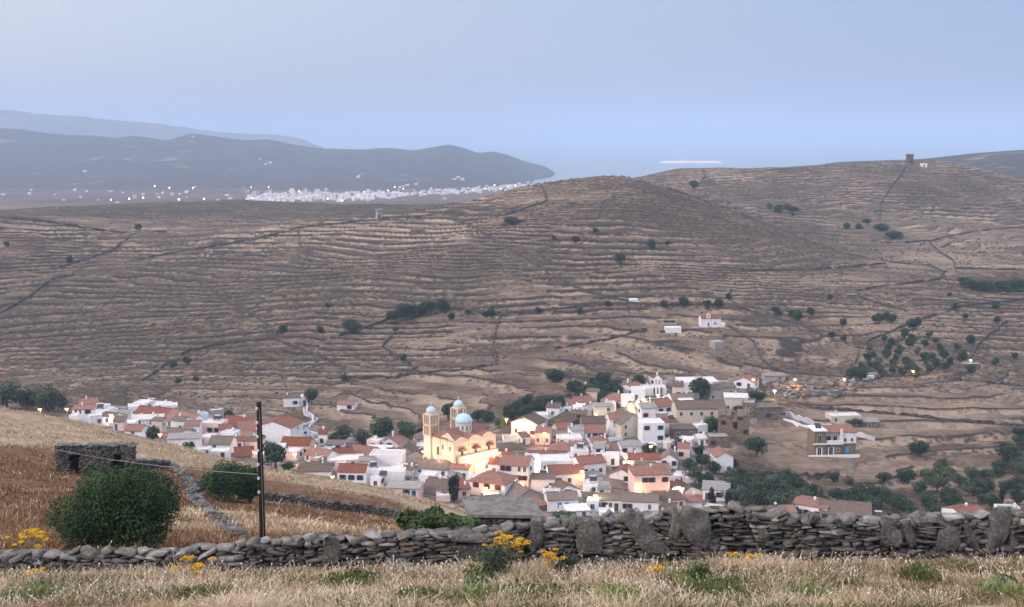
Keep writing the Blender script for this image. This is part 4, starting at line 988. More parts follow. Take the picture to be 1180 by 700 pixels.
for k in range(n):
    x0, x1 = k * Wc / n, (k + 1) * Wc / n; xm = (x0 + x1) / 2
    for xa, s in ((x0, 0), (x1, 1)):
        rf.add([(xa, .36, Hc + .06), (xm, .36, Hc + 1.22), (xm, Lc * .5, Hc + 1.5), (xa, Lc * .5, Hc + .2)], [(0, 1, 2, 3) if s == 0 else (3, 2, 1, 0)])
for y0, y1, z1 in ((Lc * .25, Lc * .5, 2.6),):
    rf.add([(-.2, y0, Hc + .3), (Wc + .2, y0, Hc + .3), (Wc - 1.5, y1, Hc + z1), (1.5, y1, Hc + z1), (-.2, Lc + .1, Hc + .15), (Wc + .2, Lc + .1, Hc + .15)],
           [(0, 1, 2, 3), (3, 2, 5, 4), (0, 3, 4), (1, 5, 2)])
rf.box(-.25, Wc + .25, .37, Lc + .25, Hc + .001, Hc + .05)
rfo = rf.build('roof', RM['r'], ch)
for k in range(3):                                  # rounded tiled hoods over the aisle windows
    xm = (k + .5) * Wc / n
    hd = MB(); pts = [(xm - 1.3, 2.7)] + [(xm + 1.3 * math.cos(a), 2.7 + .95 * math.sin(a)) for a in np.linspace(math.pi, 0, 9)][1:-1] + [(xm + 1.3, 2.7)]
    hd.prism(pts, -1.0, -.005); hd.build('window_hood', RM['r'], ch)
    add_window(ch, xm, 0, 1.0, 0, 'd', .9, 1.4)
bb = MB().box(.6, Wc - .4, -1.6, -.19, -4, 1.4); bb.build('porch', chm, ch)
for k in range(2): add_window(ch, 0, 2.4 + k * 3.4, 2.4, -math.pi / 2, 'd', .8, 1.5)
add_window(ch, 0, 7.9, 0.3, -math.pi / 2, 'n', 1.3, 2.4, True)
dr = MB(); dx, dy = 8.3, 6.3                          # drum and great dome
dr.lathe([(2.5, Hc + .3), (2.5, Hc + 3.55), (2.7, Hc + 3.6), (2.7, Hc + 3.8)], 12, dx, dy); dro = dr.build('drum', trimm, ch)
for k in range(12):
    a = 2 * math.pi * (k + .5) / 12; rr = 2.5 * math.cos(math.pi / 12)
    add_window(dro, dx + rr * math.cos(a), dy + rr * math.sin(a), Hc + 1.7, a + math.pi / 2, 'd', .45, 1.3)
def dome(r, h, cx, cy, z, parent, nseg=20):
    prof = [(r * math.cos(t), z + h * math.sin(t)) for t in np.linspace(0, math.pi / 2 - .08, 9)] + [(.06, z + h * 1.03)]
    o = MB().lathe(prof, nseg, cx, cy).build('dome', domem, parent, smooth=True); return o
do = dome(2.68, 2.6, dx, dy, Hc + 3.8, ch)
def cross(cx, cy, z, s, parent):
    MB().box(cx - .07, cx + .07, cy - .07, cy + .07, z, z + 1.5 * s).box(cx - .4 * s, cx - .071, cy - .06, cy + .06, z + .85 * s, z + 1.0 * s).box(cx + .071, cx + .4 * s, cy - .06, cy + .06, z + .85 * s, z + 1.0 * s).build('cross', trimm, parent)
cross(dx, dy, Hc + 6.5, .8, do)
def tower(cx, cy, H):
    t = MB(); r = 1.62
    t.box(cx - r, cx + r, cy - r, cy + r, -4, H * .44); z = H * .44
    for lvl in range(2):                            # two open belfry stages with corner and middle piers
        h = H * .27
        t.box(cx - r - .12, cx + r + .12, cy - r - .12, cy + r + .12, z, z + .25)
        rr = r - .12
        for i in range(4):
            for j in range(4):
                if i in (0, 3) or j in (0, 3):
                    x = cx - rr + i * (2 * rr) / 3; y = cy - rr + j * (2 * rr) / 3; q = .26 if (i in (0, 3) and j in (0, 3)) else .13
                    t.box(x - q, x + q, y - q, y + q, z + .25, z + h - .35)
        t.box(cx - r, cx + r, cy - r, cy + r, z + h - .35, z + h); z += h
    t.lathe([(r + .15, z), (r + .15, z + .2), (1.5, z + .22), (1.5, z + .6)], 12, cx, cy)
    o = t.build('bell_tower', chm, ch)
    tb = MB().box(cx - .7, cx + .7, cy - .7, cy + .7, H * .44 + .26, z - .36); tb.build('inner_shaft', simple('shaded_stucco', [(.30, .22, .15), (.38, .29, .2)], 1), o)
    d_ = dome(1.55, 1.6, cx, cy, z + .6, o, 16); cross(cx, cy, z + 2.3, .8, d_)
    return o
tower(.9, 12.6, 12.2); tower(11.4, 12.6, 12.6)
# floodlights at the foot of the walls
FL = [(-3.0, 3.0, .8, 150, 'at the lit left side wall of the church'), (3.0, -4.2, .6, 170, 'under the first of the three tiled hoods of the church'), (8.5, -4.2, .6, 190, 'under the middle tiled hood of the church'), (13.5, -4.0, .6, 150, 'under the last tiled hood, at the right corner of the church'), (-3.2, 11.5, 1.0, 150, 'at the foot of the nearer bell tower')]
for x, y, z, e, fl in FL:
    c_, s_ = .75, .66
    loc = Vector((C0.x + x * c_ - y * s_, C0.y + x * s_ + y * c_, C0.z + z))
    root = empty('floodlight', loc); tag(root, 'small floodlight ' + fl, 'floodlight', 'floodlights around the church')
    MB().box(-.2, .2, -.1, .1, -.5, .0).build('bracket', metal, root)
    MB().box(-.2, .2, -.12, .12, .002, .3).build('lamp_head', lampglow, root)
    ld = bpy.data.lights.new('flood', 'POINT'); ld.energy = e * .75; ld.color = (1.0, .62, .34); ld.shadow_soft_size = .3
    lo = bpy.data.objects.new('flood', ld); lo.location = (0, 0, .6); link(lo, root)

# ================================================================== bell gable, chapels, villa, ruins
white = WM['w']
def at_base(px, py, d0=205): return hit(px, py, d0)
g = P(758, 447, HOUSES[[i for i, h in enumerate(HOUSES) if 'chapel hall' in h[0]['label']][0]][0].location.y - .5)
root = empty('bell_gable', g); tag(root, 'tall white bell gable with two arched openings and a pointed top', 'bell gable')
m = MB()
for x0, x1 in ((-1.5, -1.05), (-.2, .2), (1.05, 1.5)): m.box(x0, x1, 0, .6, -2.5, 3.0)
m.box(-1.5, 1.5, .0, .6, -2.6, .0); m.prism([(-1.5, 3.0), (1.5, 3.0), (1.5, 3.3), (0, 4.6), (-1.5, 3.3)], 0, .6)
m.build('wall', white, root)
for s in (-.62, .62): MB().lathe([(.22, 1.5), (.12, 1.75), (.03, 1.85)], 8, s, .3).build('bell', metal, root)

def chapel(px, yb, w, hpx, yaw, label, D=None):
    g = hit(px, yb, 205); m_ = g.y / 1372; W = w * m_; H = hpx * m_; d = 4.5
    root = empty('chapel', P(px, yb, g.y), R(yaw)); tag(root, label, 'chapel')
    MB().prismx([(0, -3), (d, -3), (d, H), (d / 2, H + .9), (0, H)], -W / 2, W / 2).build('wall', white, root)
    ro = roof_mesh('x', W - .5, d, H + .12, .95, 'r', None, None).build('roof', RM['r'], root)
    bg_ = MB()
    bx = -W * .12; bg_.box(bx - .9, bx - .35, -.12, .3, -1, H + 1.6).box(bx + .35, bx + .9, -.12, .3, -1, H + 1.6)
    bg_.box(bx - .35, bx + .35, -.12, .3, 2.2, H + .2).prism([(bx - .9, H + 1.6), (bx + .9, H + 1.6), (bx + .35, H + 2.3), (bx, H + 2.5), (bx - .35, H + 2.3)], -.12, .3)
    bg_.build('bell_gable', white, root)
    add_window(root, bx, -.0, 0, 0, 'n', .8, 1.9, True); add_window(root, W * .22, 0, 1.2, 0, 'd', .8, .9)
    MB().box(-W / 2 - 4.5, W / 2 + .5, -1.2, -.9, -3, .25).box(W / 2 + .3, W / 2 + 2.0, -.8, 1.8, -3, 1.8).build('terrace_wall', white, root)
    return root
chapel(819, 377, 23, 10, 4, 'white hillside chapel with red roof, bell gable and dark door alone on the terraces')
# knoll chapel with little dome
g = hit(345, 468, 205); root = empty('chapel', P(347, 468, g.y), R(8)); tag(root, 'small white chapel with tiny dome beside a round tree on the knoll', 'chapel')
MB().box(-2.6, 2.6, 0, 4, -3, 2.9).build('wall', white, root)
MB().lathe([(1.0, 2.9), (1.0, 3.5), (.85, 3.9), (.5, 4.3), (.1, 4.45)], 12, .6, 1.8).build('dome', white, root)
add_window(root, -1.2, 0, .6, 0, 'b', .8, 1.3); add_window(root, 1.4, 0, .1, 0, 'b', 1.0, 2.0, True)
MB().box(2.602, 6.5, .5, .8, -3, .9).box(3.5, 4.4, 1.5, 4, -2, 1.2).build('yard_wall', white, root)
for k, (px, yb, w, ye, lb, yw) in enumerate([
    (776, 384, 18, 377.5, 'blank white walled enclosure below the hillside chapel path', 2), (772, 374, 17, 370.5, 'ruined open shed with white end walls left of the hillside chapel', -4),
    (829, 402, 12, 394, 'square whitewashed block on the terraces below the hillside chapel', 20), (731, 350, 9, 345, 'tiny white hut beside the long terrace wall', 6)]):
    g = hit(px, yb); m_ = g.y / 1372; W = w * m_; H = (yb - ye) * m_
    root = empty('stone_hut', P(px, yb, g.y), R(yw)); tag(root, lb, 'hut')
    q = MB()
    if k == 1: q.box(-W / 2, -W / 2 + .5, 0, 3.5, -2, H + .8).box(W / 2 - .9, W / 2, 0, 3.5, -2, H + .6).box(-W / 2 + .5, W / 2 - .9, 0, .3, -2, H * .55).box(-W / 2 + .5, W / 2 - .9, 3.2, 3.5, -2, H + .3)
    else: q.box(-W / 2, W / 2, 0, 3.5 if k != 2 else 5, -2, H)
    q.build('wall', (white if k in (0, 3) else WM['g']), root)
    if k == 1: MB().box(-W / 2 + .51, W / 2 - .91, 1.2, 3.19, H - .1, H + .1).build('roof', RM['b'], root)
# watch tower / mill stumps
millm = stonemat('mill_stone', [(.09, .08, .075), (.15, .135, .12), (.20, .18, .16)], 1.0)
for px, yb, w, hp, c_, lb in [(1048, 188, 8.5, 9.5, millm, 'dark ruined windmill stump standing on the right-hand hill crest'), (437, 251, 8, 9.5, WM['g'], 'pale ruined windmill stump on the middle ridge')]:
    g = hit(px, yb + .6); m_ = g.y / 1400; r0 = w * m_ / 2; h0 = hp * m_
    root = empty('windmill_stump', P(px, yb, g.y)); tag(root, lb, 'windmill ruin')
    q = MB(); q.lathe([(r0 * 1.1, -3), (r0 * 1.05, 0), (r0 * .92, h0 * .85)], 14); q.build('wall', c_, root)
    t = MB()
    for k in range(14):
        a = 2 * math.pi * k / 14; hh = h0 * (.95 + .12 * vnoise(np.array([k * 1.7]), np.array([3.1]))[0])
        t.box(r0 * .8 * math.cos(a) - .7, r0 * .8 * math.cos(a) + .7, r0 * .8 * math.sin(a) - .7, r0 * .8 * math.sin(a) + .7, h0 * .8, hh)
    t.build('broken_rim', c_, root)
    MB().box(-.55, .55, -r0 * 1.1, -r0 * .95, 0, 2.2).build('doorway', glass, root)
g = hit(1065, 192.5); root = empty('stone_hut', P(1065, 192.5, g.y)); tag(root, 'tiny white hut just below the windmill stump on the crest', 'hut')
MB().box(-3, 3, 0, 4, -2, 3.4).build('wall', white, root); MB().box(-.6, .6, -.06, .0, 0, 2.2).build('doorway', glass, root)
slab = simple('slate_slab_roof', [(.15, .14, .135), (.26, .25, .24)], .9)
for px, yb, w, lb in [(905, 199.5, 14, 'low stone field shelter high on the right-hand hill'), (818, 213, 14, 'flat stone fold left of the bush on the hill saddle'), (257, 294, 24, 'long low stone barn on the left hillside'),
                      (481, 270, 16, 'dark roofed stone barn below the middle ridge'), (660, 238, 14, 'stone cattle shelter under the central hilltop'), (601 + 380, 345, 12, 'flat-roofed stone shed beside the curved terrace wall'),
                      (1096, 350, 16, 'grey stone shed among the eastern pasture walls'), (812, 341, 11, 'stone field hut above the chapel terraces'), (1002, 437, 18, 'stone farm shed east of the top street'), (1120, 425, 20, 'stone hut beneath the small yellow lamp'), (464, 430, 9, 'tiny stone shelter on the terraces behind the village'), (403, 438, 8, 'narrow stone keeper hut on the slope north of the village')]:
    g = hit(px, yb); m_ = g.y / 1390; W = w * m_; H = max(1.8, 5 * m_)
    root = empty('stone_hut', P(px, yb, g.y), R(rnd.uniform(-8, 8))); tag(root, lb, 'hut')
    q = MB(); q.box(-W / 2, -.55, 0, 3.2, -2, H).box(.55, W / 2, 0, 3.2, -2, H).box(-.55, .55, .5, 3.2, -2, H).box(-.55, .55, 0, .5, H * .8, H); q.build('wall', WM['s'], root)
    MB().box(-W / 2 - .3, W / 2 + .3, -.3, 3.5, H, H + .28).build('roof', slab, root)

# villa on the eastern field
g = hit(962, 526); D = g.y; m_ = D / 1370
vl = empty('stone_villa', P(962, 525, D), R(4)); tag(vl, 'two-storey villa with tan stone, white balcony, red roof and rooftop solar panel', 'villa')
def X(px): return (px - 962) * m_
def Z(py): return (525 - py) * m_
MB().box(X(937), X(951), 0, 7, -3, Z(496.5)).box(X(951), X(971), .6, 7, -3, Z(512)).box(X(971), X(988), 1.2, 7, -3, Z(512)).build('stone_wall', WM['v'], vl)
MB().box(X(951), X(969), 2.6, 6.9, Z(512) + .002, Z(500)).box(X(969), X(988), 1.0, 6.98, Z(512) + .002, Z(499)).build('upper_wall', white, vl)
MB().box(X(936), X(952), -.25, 7.2, Z(496.5) + .002, Z(495)).box(X(936), X(952.5), -.3, -.002, Z(512), Z(510.5)).box(X(952.5), X(972), .2, .42, Z(512.5), Z(507.5)).box(X(930), X(990), -1.3, -1.0, -3, .5).build('parapet', white, vl)
q = MB(); q.add([(X(951), 1.4, Z(499) + .05), (X(989), .7, Z(499) + .05), (X(989), 7.2, Z(495)), (X(951), 7.2, Z(495)), (X(951), 1.4, Z(499) - .1), (X(989), .7, Z(499) - .1), (X(989), 7.2, Z(495) - .2), (X(951), 7.2, Z(495) - .2)],
              [(0, 1, 2, 3), (7, 6, 5, 4), (0, 4, 5, 1), (1, 5, 6, 2), (3, 7, 4, 0), (2, 6, 7, 3)]); vr_ = q.build('roof', RM['r'], vl)
MB().box(X(970) - .3, X(970) + .3, .35, .95, Z(512), Z(494.5)).build('chimney', white, vl)
MB().add([(X(945) - 1, 2.5, Z(495)), (X(945) + 1, 2.5, Z(495)), (X(945) + 1, 4, Z(495) + 1.3), (X(945) - 1, 4, Z(495) + 1.3)], [(0, 1, 2, 3)]).box(X(945) - 1, X(945) + 1, 3.9, 4.2, Z(495) + .9, Z(495) + 1.35).build('solar_panel', glass, vl)
for x, y, z, k, w_, h_, dd in [(943.5, 0, 523.5, 'd', 1.2, 2.2, True), (943.5, 0, 509, 'd', 1.2, 2.2, True), (958, .6, 523.5, 'd', 1.2, 2.2, True), (957, 2.6, 511, 'd', 1.4, 1.8, False), (965, 2.6, 511, 'd', 1.2, 1.8, False), (975, 1.0, 509.5, 'd', .8, 1.0, False), (983, 1.0, 509.5, 'd', .8, 1.0, False), (978, 1.2, 523.5, 'l', 1.0, 2.0, True), (966, .6, 521, 'd', .8, 1.0, False)]:
    add_window(vl, X(x), y, Z(z), 0, k, w_, h_, dd)
for x0, x1 in ((941, 946), (955.5, 960.5)):           # white surrounds
    MB().box(X(x0) - .3, X(x0), -.06 if x0 < 950 else .54, 0 if x0 < 950 else .6, 0, 2.5).box(X(x1), X(x1) + .3, -.06 if x0 < 950 else .54, 0 if x0 < 950 else .6, 0, 2.5).build('door_surround', white, vl)

# ruined house beside the mansion
g = hit(845, 509); D = g.y; m_ = D / 1370
rv = empty('ruined_house', P(845, 508, D), R(-10)); tag(rv, 'ruined tall stone house with collapsed brown roof right of the mansion', 'ruin')
q = MB(); W = 36 * m_; H = 30 * m_
q.box(-W / 2, -W * .12, 0, .6, -3, H).box(-W / 2, -W / 2 + .6, .6, 7, -3, H * 1.05).box(-W * .12, W * .12, 0, .6, -3, H * .45).box(W * .12, W * .3, 0, .6, -3, H * .8).box(W * .3, W / 2, 0, .6, -3, H * 1.0).box(W / 2 - .6, W / 2, .6, 7, -3, H * 1.08).box(-W / 2 + .6, W / 2 - .6, 6.4, 7, -3, H)
q.prism([(-W * .12, H * .45), (W * .02, H * .45), (-W * .06, H * .72), (-W * .12, H * .8)], 0, .6)
q.build('wall', WM['v'], rv)
q = MB()
for k in range(9):
    x0 = -W / 2 + k * W / 10; dz = rnd.uniform(-.5, .2) - (2.0 if k in (4, 5) else 0)
    q.add([(x0, -.2, H + dz), (x0 + W / 9.5, -.2, H + dz - .1), (x0 + W / 9.5 + .2, 3.6, H + 1.4 + dz), (x0 + .1, 3.6, H + 1.5 + dz), (x0, -.2, H + dz - .2), (x0 + W / 9.5, -.2, H + dz - .3), (x0 + W / 9.5 + .2, 3.6, H + 1.2 + dz), (x0 + .1, 3.6, H + 1.3 + dz)], [(0, 1, 2, 3), (7, 6, 5, 4), (0, 4, 5, 1), (1, 5, 6, 2), (3, 7, 4, 0)])
q.build('roof', RM['b'], rv)
add_window(rv, -W * .32, 0, H * .62, 0, 'n', 1.0, 1.3); add_window(rv, W * .38, 0, H * .3, 0, 'n', .9, 1.2)

# solar water heaters, tanks and masts on roofs
def on_roof(px, py, name, label, cat, fn, group=None):
    best = min(HOUSES, key=lambda h: (pix(h[0].location.x, h[0].location.y, h[0].location.z + h[3])[0] - px) ** 2 + (pix(h[0].location.x, h[0].location.y + 3, h[0].location.z + h[3])[1] - py) ** 2)
    D = best[0].location.y + best[2] * .5
    p = P(px, py, D); top = best[0].location.z + best[3]
    p.z = top + .15
    root = empty(name, p, R(rnd.uniform(-25, 25))); tag(root, label, cat, group); fn(root); return root
tankm = simple('tank_steel', [(.45, .46, .48), (.6, .6, .62)], 2, .45, .5)
def heater(root):
    MB().add([(-1, 0, .1), (1, 0, .1), (1, .9, 1.1), (-1, .9, 1.1), (-1, .06, .04), (1, .06, .04), (1, .96, 1.04), (-1, .96, 1.04)], [(0, 1, 2, 3), (7, 6, 5, 4), (0, 4, 5, 1), (1, 5, 6, 2), (2, 6, 7, 3), (3, 7, 4, 0)]).build('solar_panel', glass, root)
    MB().tube([(-.9, 1.15, 1.15), (.9, 1.15, 1.15)], .27, 10).build('water_tank', tankm, root)
    MB().box(-.9, -.82, 0, 1.2, -.3, .05).box(.82, .9, 0, 1.2, -.3, .05).box(-.9, -.82, 1.1, 1.18, .05, .95).box(.82, .9, 1.1, 1.18, .05, .95).build('stand', metal, root)
for px, py, lb in [(174, 464, 'solar water heater on the white block behind the red roofs'), (431, 541, 'left solar water heater on the tall blank white house'), (441, 545, 'solar water heater above the stepped white terrace'), (625, 541, 'solar water heater between the tall block and the orange lit window'),
                   (668, 513, 'solar water heater over the house with the orange doorway'), (115, 472, 'solar water heater on the square flat-roofed house by the blue windows'), (572, 525, 'dark solar water heater beside the small red roof under the church'), (1012, 596, 'solar panel with tank right of the wide brown roof'), (709, 545, 'solar water heater next to the leaning red roof')]:
    on_roof(px, py, 'solar_water_heater', lb, 'solar heater', heater, 'solar water heaters on village roofs')
def mast(root):
    MB().lathe([(.04, -.5), (.03, 3.6)], 6).build('mast', metal, root)
    a = MB()
    for k in range(5): a.box(-.5 + .06 * k, .5 - .06 * k, -.015, .015, 2.4 + .26 * k, 2.43 + .26 * k)
    a.build('aerial', metal, root)
for px, py, lb in [(191, 462, 'television aerial above the white block behind the red roofs'), (422, 508, 'tall mast on the brown roof in the western quarter'), (575, 545, 'aerial above the balcony annex'), (657, 500, 'aerial on the flat parapet house'), (712, 562, 'aerial above the broad brown hipped roof'), (943, 575, 'aerial on the house nearest the olive grove'), (790, 545, 'aerial on the glowing pink flat house'), (731, 478, 'aerial on the big brown-roofed house'), (640, 478, 'aerial over the steep stone house roof'), (313, 486, 'aerial on the big plain gabled house')]:
    on_roof(px, py, 'tv_aerial', lb, 'aerial', mast, 'television aerials on the roofs')

for k in range(34):                                  # more aerials and water heaters, one roof each
    h = HOUSES[(k * 37 + 11) % len(HOUSES)]
    if h[3] < 1.5 or h[1] < 3.4 or h[0].location.y > 470: continue
    nm = h[0]['label']
    if k % 3: q = 'thin television aerial on the ' + nm; nme, ct, fn, gp = 'tv_aerial', 'aerial', mast, 'television aerials on the roofs'
    else: q = 'solar water heater on the ' + nm; nme, ct, fn, gp = 'solar_water_heater', 'solar heater', heater, 'solar water heaters on village roofs'
    if len(q.split()) > 16: continue
    a_ = h[0].rotation_euler.z; ox, oy = h[1] * .22, h[2] * .5
    root = empty(nme, h[0].location + Vector((ox * math.cos(a_) - oy * math.sin(a_), ox * math.sin(a_) + oy * math.cos(a_), h[3] + .35)), a_ + rnd.uniform(-.4, .4)); tag(root, q, ct, gp); fn(root)
# ================================================================== TREES
def leafmat(name, a, b_, c_, sc=0.6):
    m, N, L, b = mat(name, 0.75, 0.25)
    c1, f = noise_col(N, L, [(0.30, a), (0.5, b_), (0.72, c_)], sc, 3, 0.6)
    at = N.new('ShaderNodeAttribute'); at.attribute_name = 'tint'
    oi = N.new('ShaderNodeObjectInfo')
    v = math_(N, L, 'MULTIPLY', math_(N, L, 'MULTIPLY_ADD', at.outputs['Fac'], 0.9, 0.55), math_(N, L, 'MULTIPLY_ADD', oi.outputs['Random'], 0.5, 0.75))
    hs = N.new('ShaderNodeHueSaturation'); L.new(c1, hs.inputs['Color']); L.new(v, hs.inputs['Value']); L.new(hs.outputs[0], b.inputs['Base Color']); return m
LM = {'g': leafmat('dark_green_leaves', (.014, .030, .017), (.028, .055, .028), (.055, .092, .042)),
      'o': leafmat('olive_leaves', (.030, .048, .034), (.058, .082, .052), (.095, .122, .080)),
      'v': leafmat('vine_leaves', (.040, .070, .024), (.062, .100, .036), (.10, .145, .055)),
      'c': leafmat('cypress_leaves', (.008, .018, .013), (.014, .028, .018), (.024, .040, .024))}
bark = simple('bark', [(.05, .04, .032), (.10, .08, .062)], 3, bumpd=.03)
def crown_mesh(name, rx, rz, n, leaf, seed, m, blobs=14, flat=0.0, taper=0.0, aspect=1.6, fill=0.35):
    """leaf-sized faces spread through uneven clumps; centre of the crown at z = rz"""
    r = np.random.RandomState(seed)
    bl = []
    for k in range(blobs):
        while True:
            q = r.uniform(-1, 1, 3)
            if (q ** 2).sum() < 1: break
        q = q / (np.linalg.norm(q) + 1e-6) * r.uniform(.25, .74)
        s = r.uniform(.26, .48)
        if taper: s *= (1 - taper * (q[2] * .5 + .5)); q[:2] *= (1 - taper * (q[2] * .5 + .5))
        bl.append((q, s))
    w_ = np.array([s ** 2 for _, s in bl]); w_ /= w_.sum()
    bi = r.choice(blobs, n, p=w_); cen = np.array([q for q, _ in bl])[bi]; rad = np.array([s for _, s in bl])[bi]
    d = r.normal(size=(n, 3)); d /= np.linalg.norm(d, axis=1)[:, None]
    rr = rad * np.where(r.rand(n) < fill, r.uniform(.3, .9, n), r.uniform(.85, 1.08, n))
    p = (cen + d * rr[:, None]) * np.array([rx, rx, rz]); p[:, 2] = np.maximum(p[:, 2] + rz, .02 * rz)
    nrm = d * .9 + r.normal(size=(n, 3)) * .55; nrm /= np.linalg.norm(nrm, axis=1)[:, None]
    t = np.cross(nrm, r.normal(size=(n, 3))); t /= np.linalg.norm(t, axis=1)[:, None] + 1e-9; bt = np.cross(nrm, t)
    sz = leaf * r.uniform(.6, 1.35, n)[:, None]
    V = np.stack([p - t * sz * aspect * .5, p + bt * sz * .5, p + t * sz * aspect * .5, p - bt * sz * .5], 1).reshape(-1, 3)
    me = npmesh(name, V, np.arange(4 * n).reshape(-1, 4), m)
    btint = r.uniform(0, 1, blobs)[bi] * .6 + r.uniform(0, 1, n) * .4
    fattr(me, 'tint', np.repeat(btint, 4)); return me
def trunk_mesh(name, h, r0, seed, spread, limbs=4):
    rr = random.Random(seed); m = MB()
    m.tube([(0, 0, -.6), (rr.uniform(-.1, .1) * h, 0, h * .5), (rr.uniform(-.15, .15) * h, rr.uniform(-.1, .1) * h, h)], [r0 * 1.3, r0, r0 * .6], 8)
    for k in range(limbs):
        a = 2 * math.pi * k / limbs + rr.uniform(-.4, .4)
        m.tube([(0, 0, h * .55), (math.cos(a) * spread * .35, math.sin(a) * spread * .35, h * 1.1), (math.cos(a) * spread * .65, math.sin(a) * spread * .65, h * 1.6)], [r0 * .6, r0 * .4, r0 * .15], 6)
    return m.mesh(name, bark)
LM['s'] = leafmat('mastic_leaves', (.016, .040, .016), (.034, .074, .028), (.070, .125, .048), 1.4)
TREES = {}
for k in range(4): TREES['g%d' % k] = (crown_mesh('crown', 1, .80, 1900, .10, 10 + k, LM['g'], 15 + k), trunk_mesh('trunk', .7, .07, k, 1), .06)
for k in range(3): TREES['o%d' % k] = (crown_mesh('crown', 1, .74, 1900, .085, 30 + k, LM['o'], 18), trunk_mesh('trunk', .6, .07, k + 9, 1), .06)
for k in range(2): TREES['c%d' % k] = (crown_mesh('crown', .42, 1.0, 1500, .08, 50 + k, LM['c'], 22, taper=.55), trunk_mesh('trunk', .7, .05, k + 19, .2), .0)
for k in range(2): TREES['v%d' % k] = (crown_mesh('crown', 1, .50, 1500, .10, 60 + k, LM['v'], 18), trunk_mesh('trunk', .4, .05, k + 29, 1), .05)
NT = [0]
def tree(px, yb, rx, kind, label, hpx=None, D=None, group=None, cat='tree', name='tree', d0=205):
    """px,yb: foot; rx: half width of the crown and hpx its full height in photo pixels"""
    if D is None:
        g = hit(px, yb, d0)
        if g is None: return
        D = g.y
    loc = P(px, yb, D); m_ = D / 1375
    ks = [k for k in TREES if k[0] == kind]; cm, tm, lift = TREES[ks[NT[0] % len(ks)]]; NT[0] += 1
    s = rx * m_ / (.42 if kind == 'c' else .95)
    root = empty(name, loc, rnd.uniform(0, 6.28)); tag(root, label, cat, group)
    sz = s if not hpx else hpx * m_ / ({'g': 1.6, 'o': 1.5, 'c': 2.0, 'v': 1.0}[kind] + lift)
    root.scale = (s, s, sz)
    mobj('trunk', tm, root); mobj('crown', cm, root, (0, 0, lift)); return root
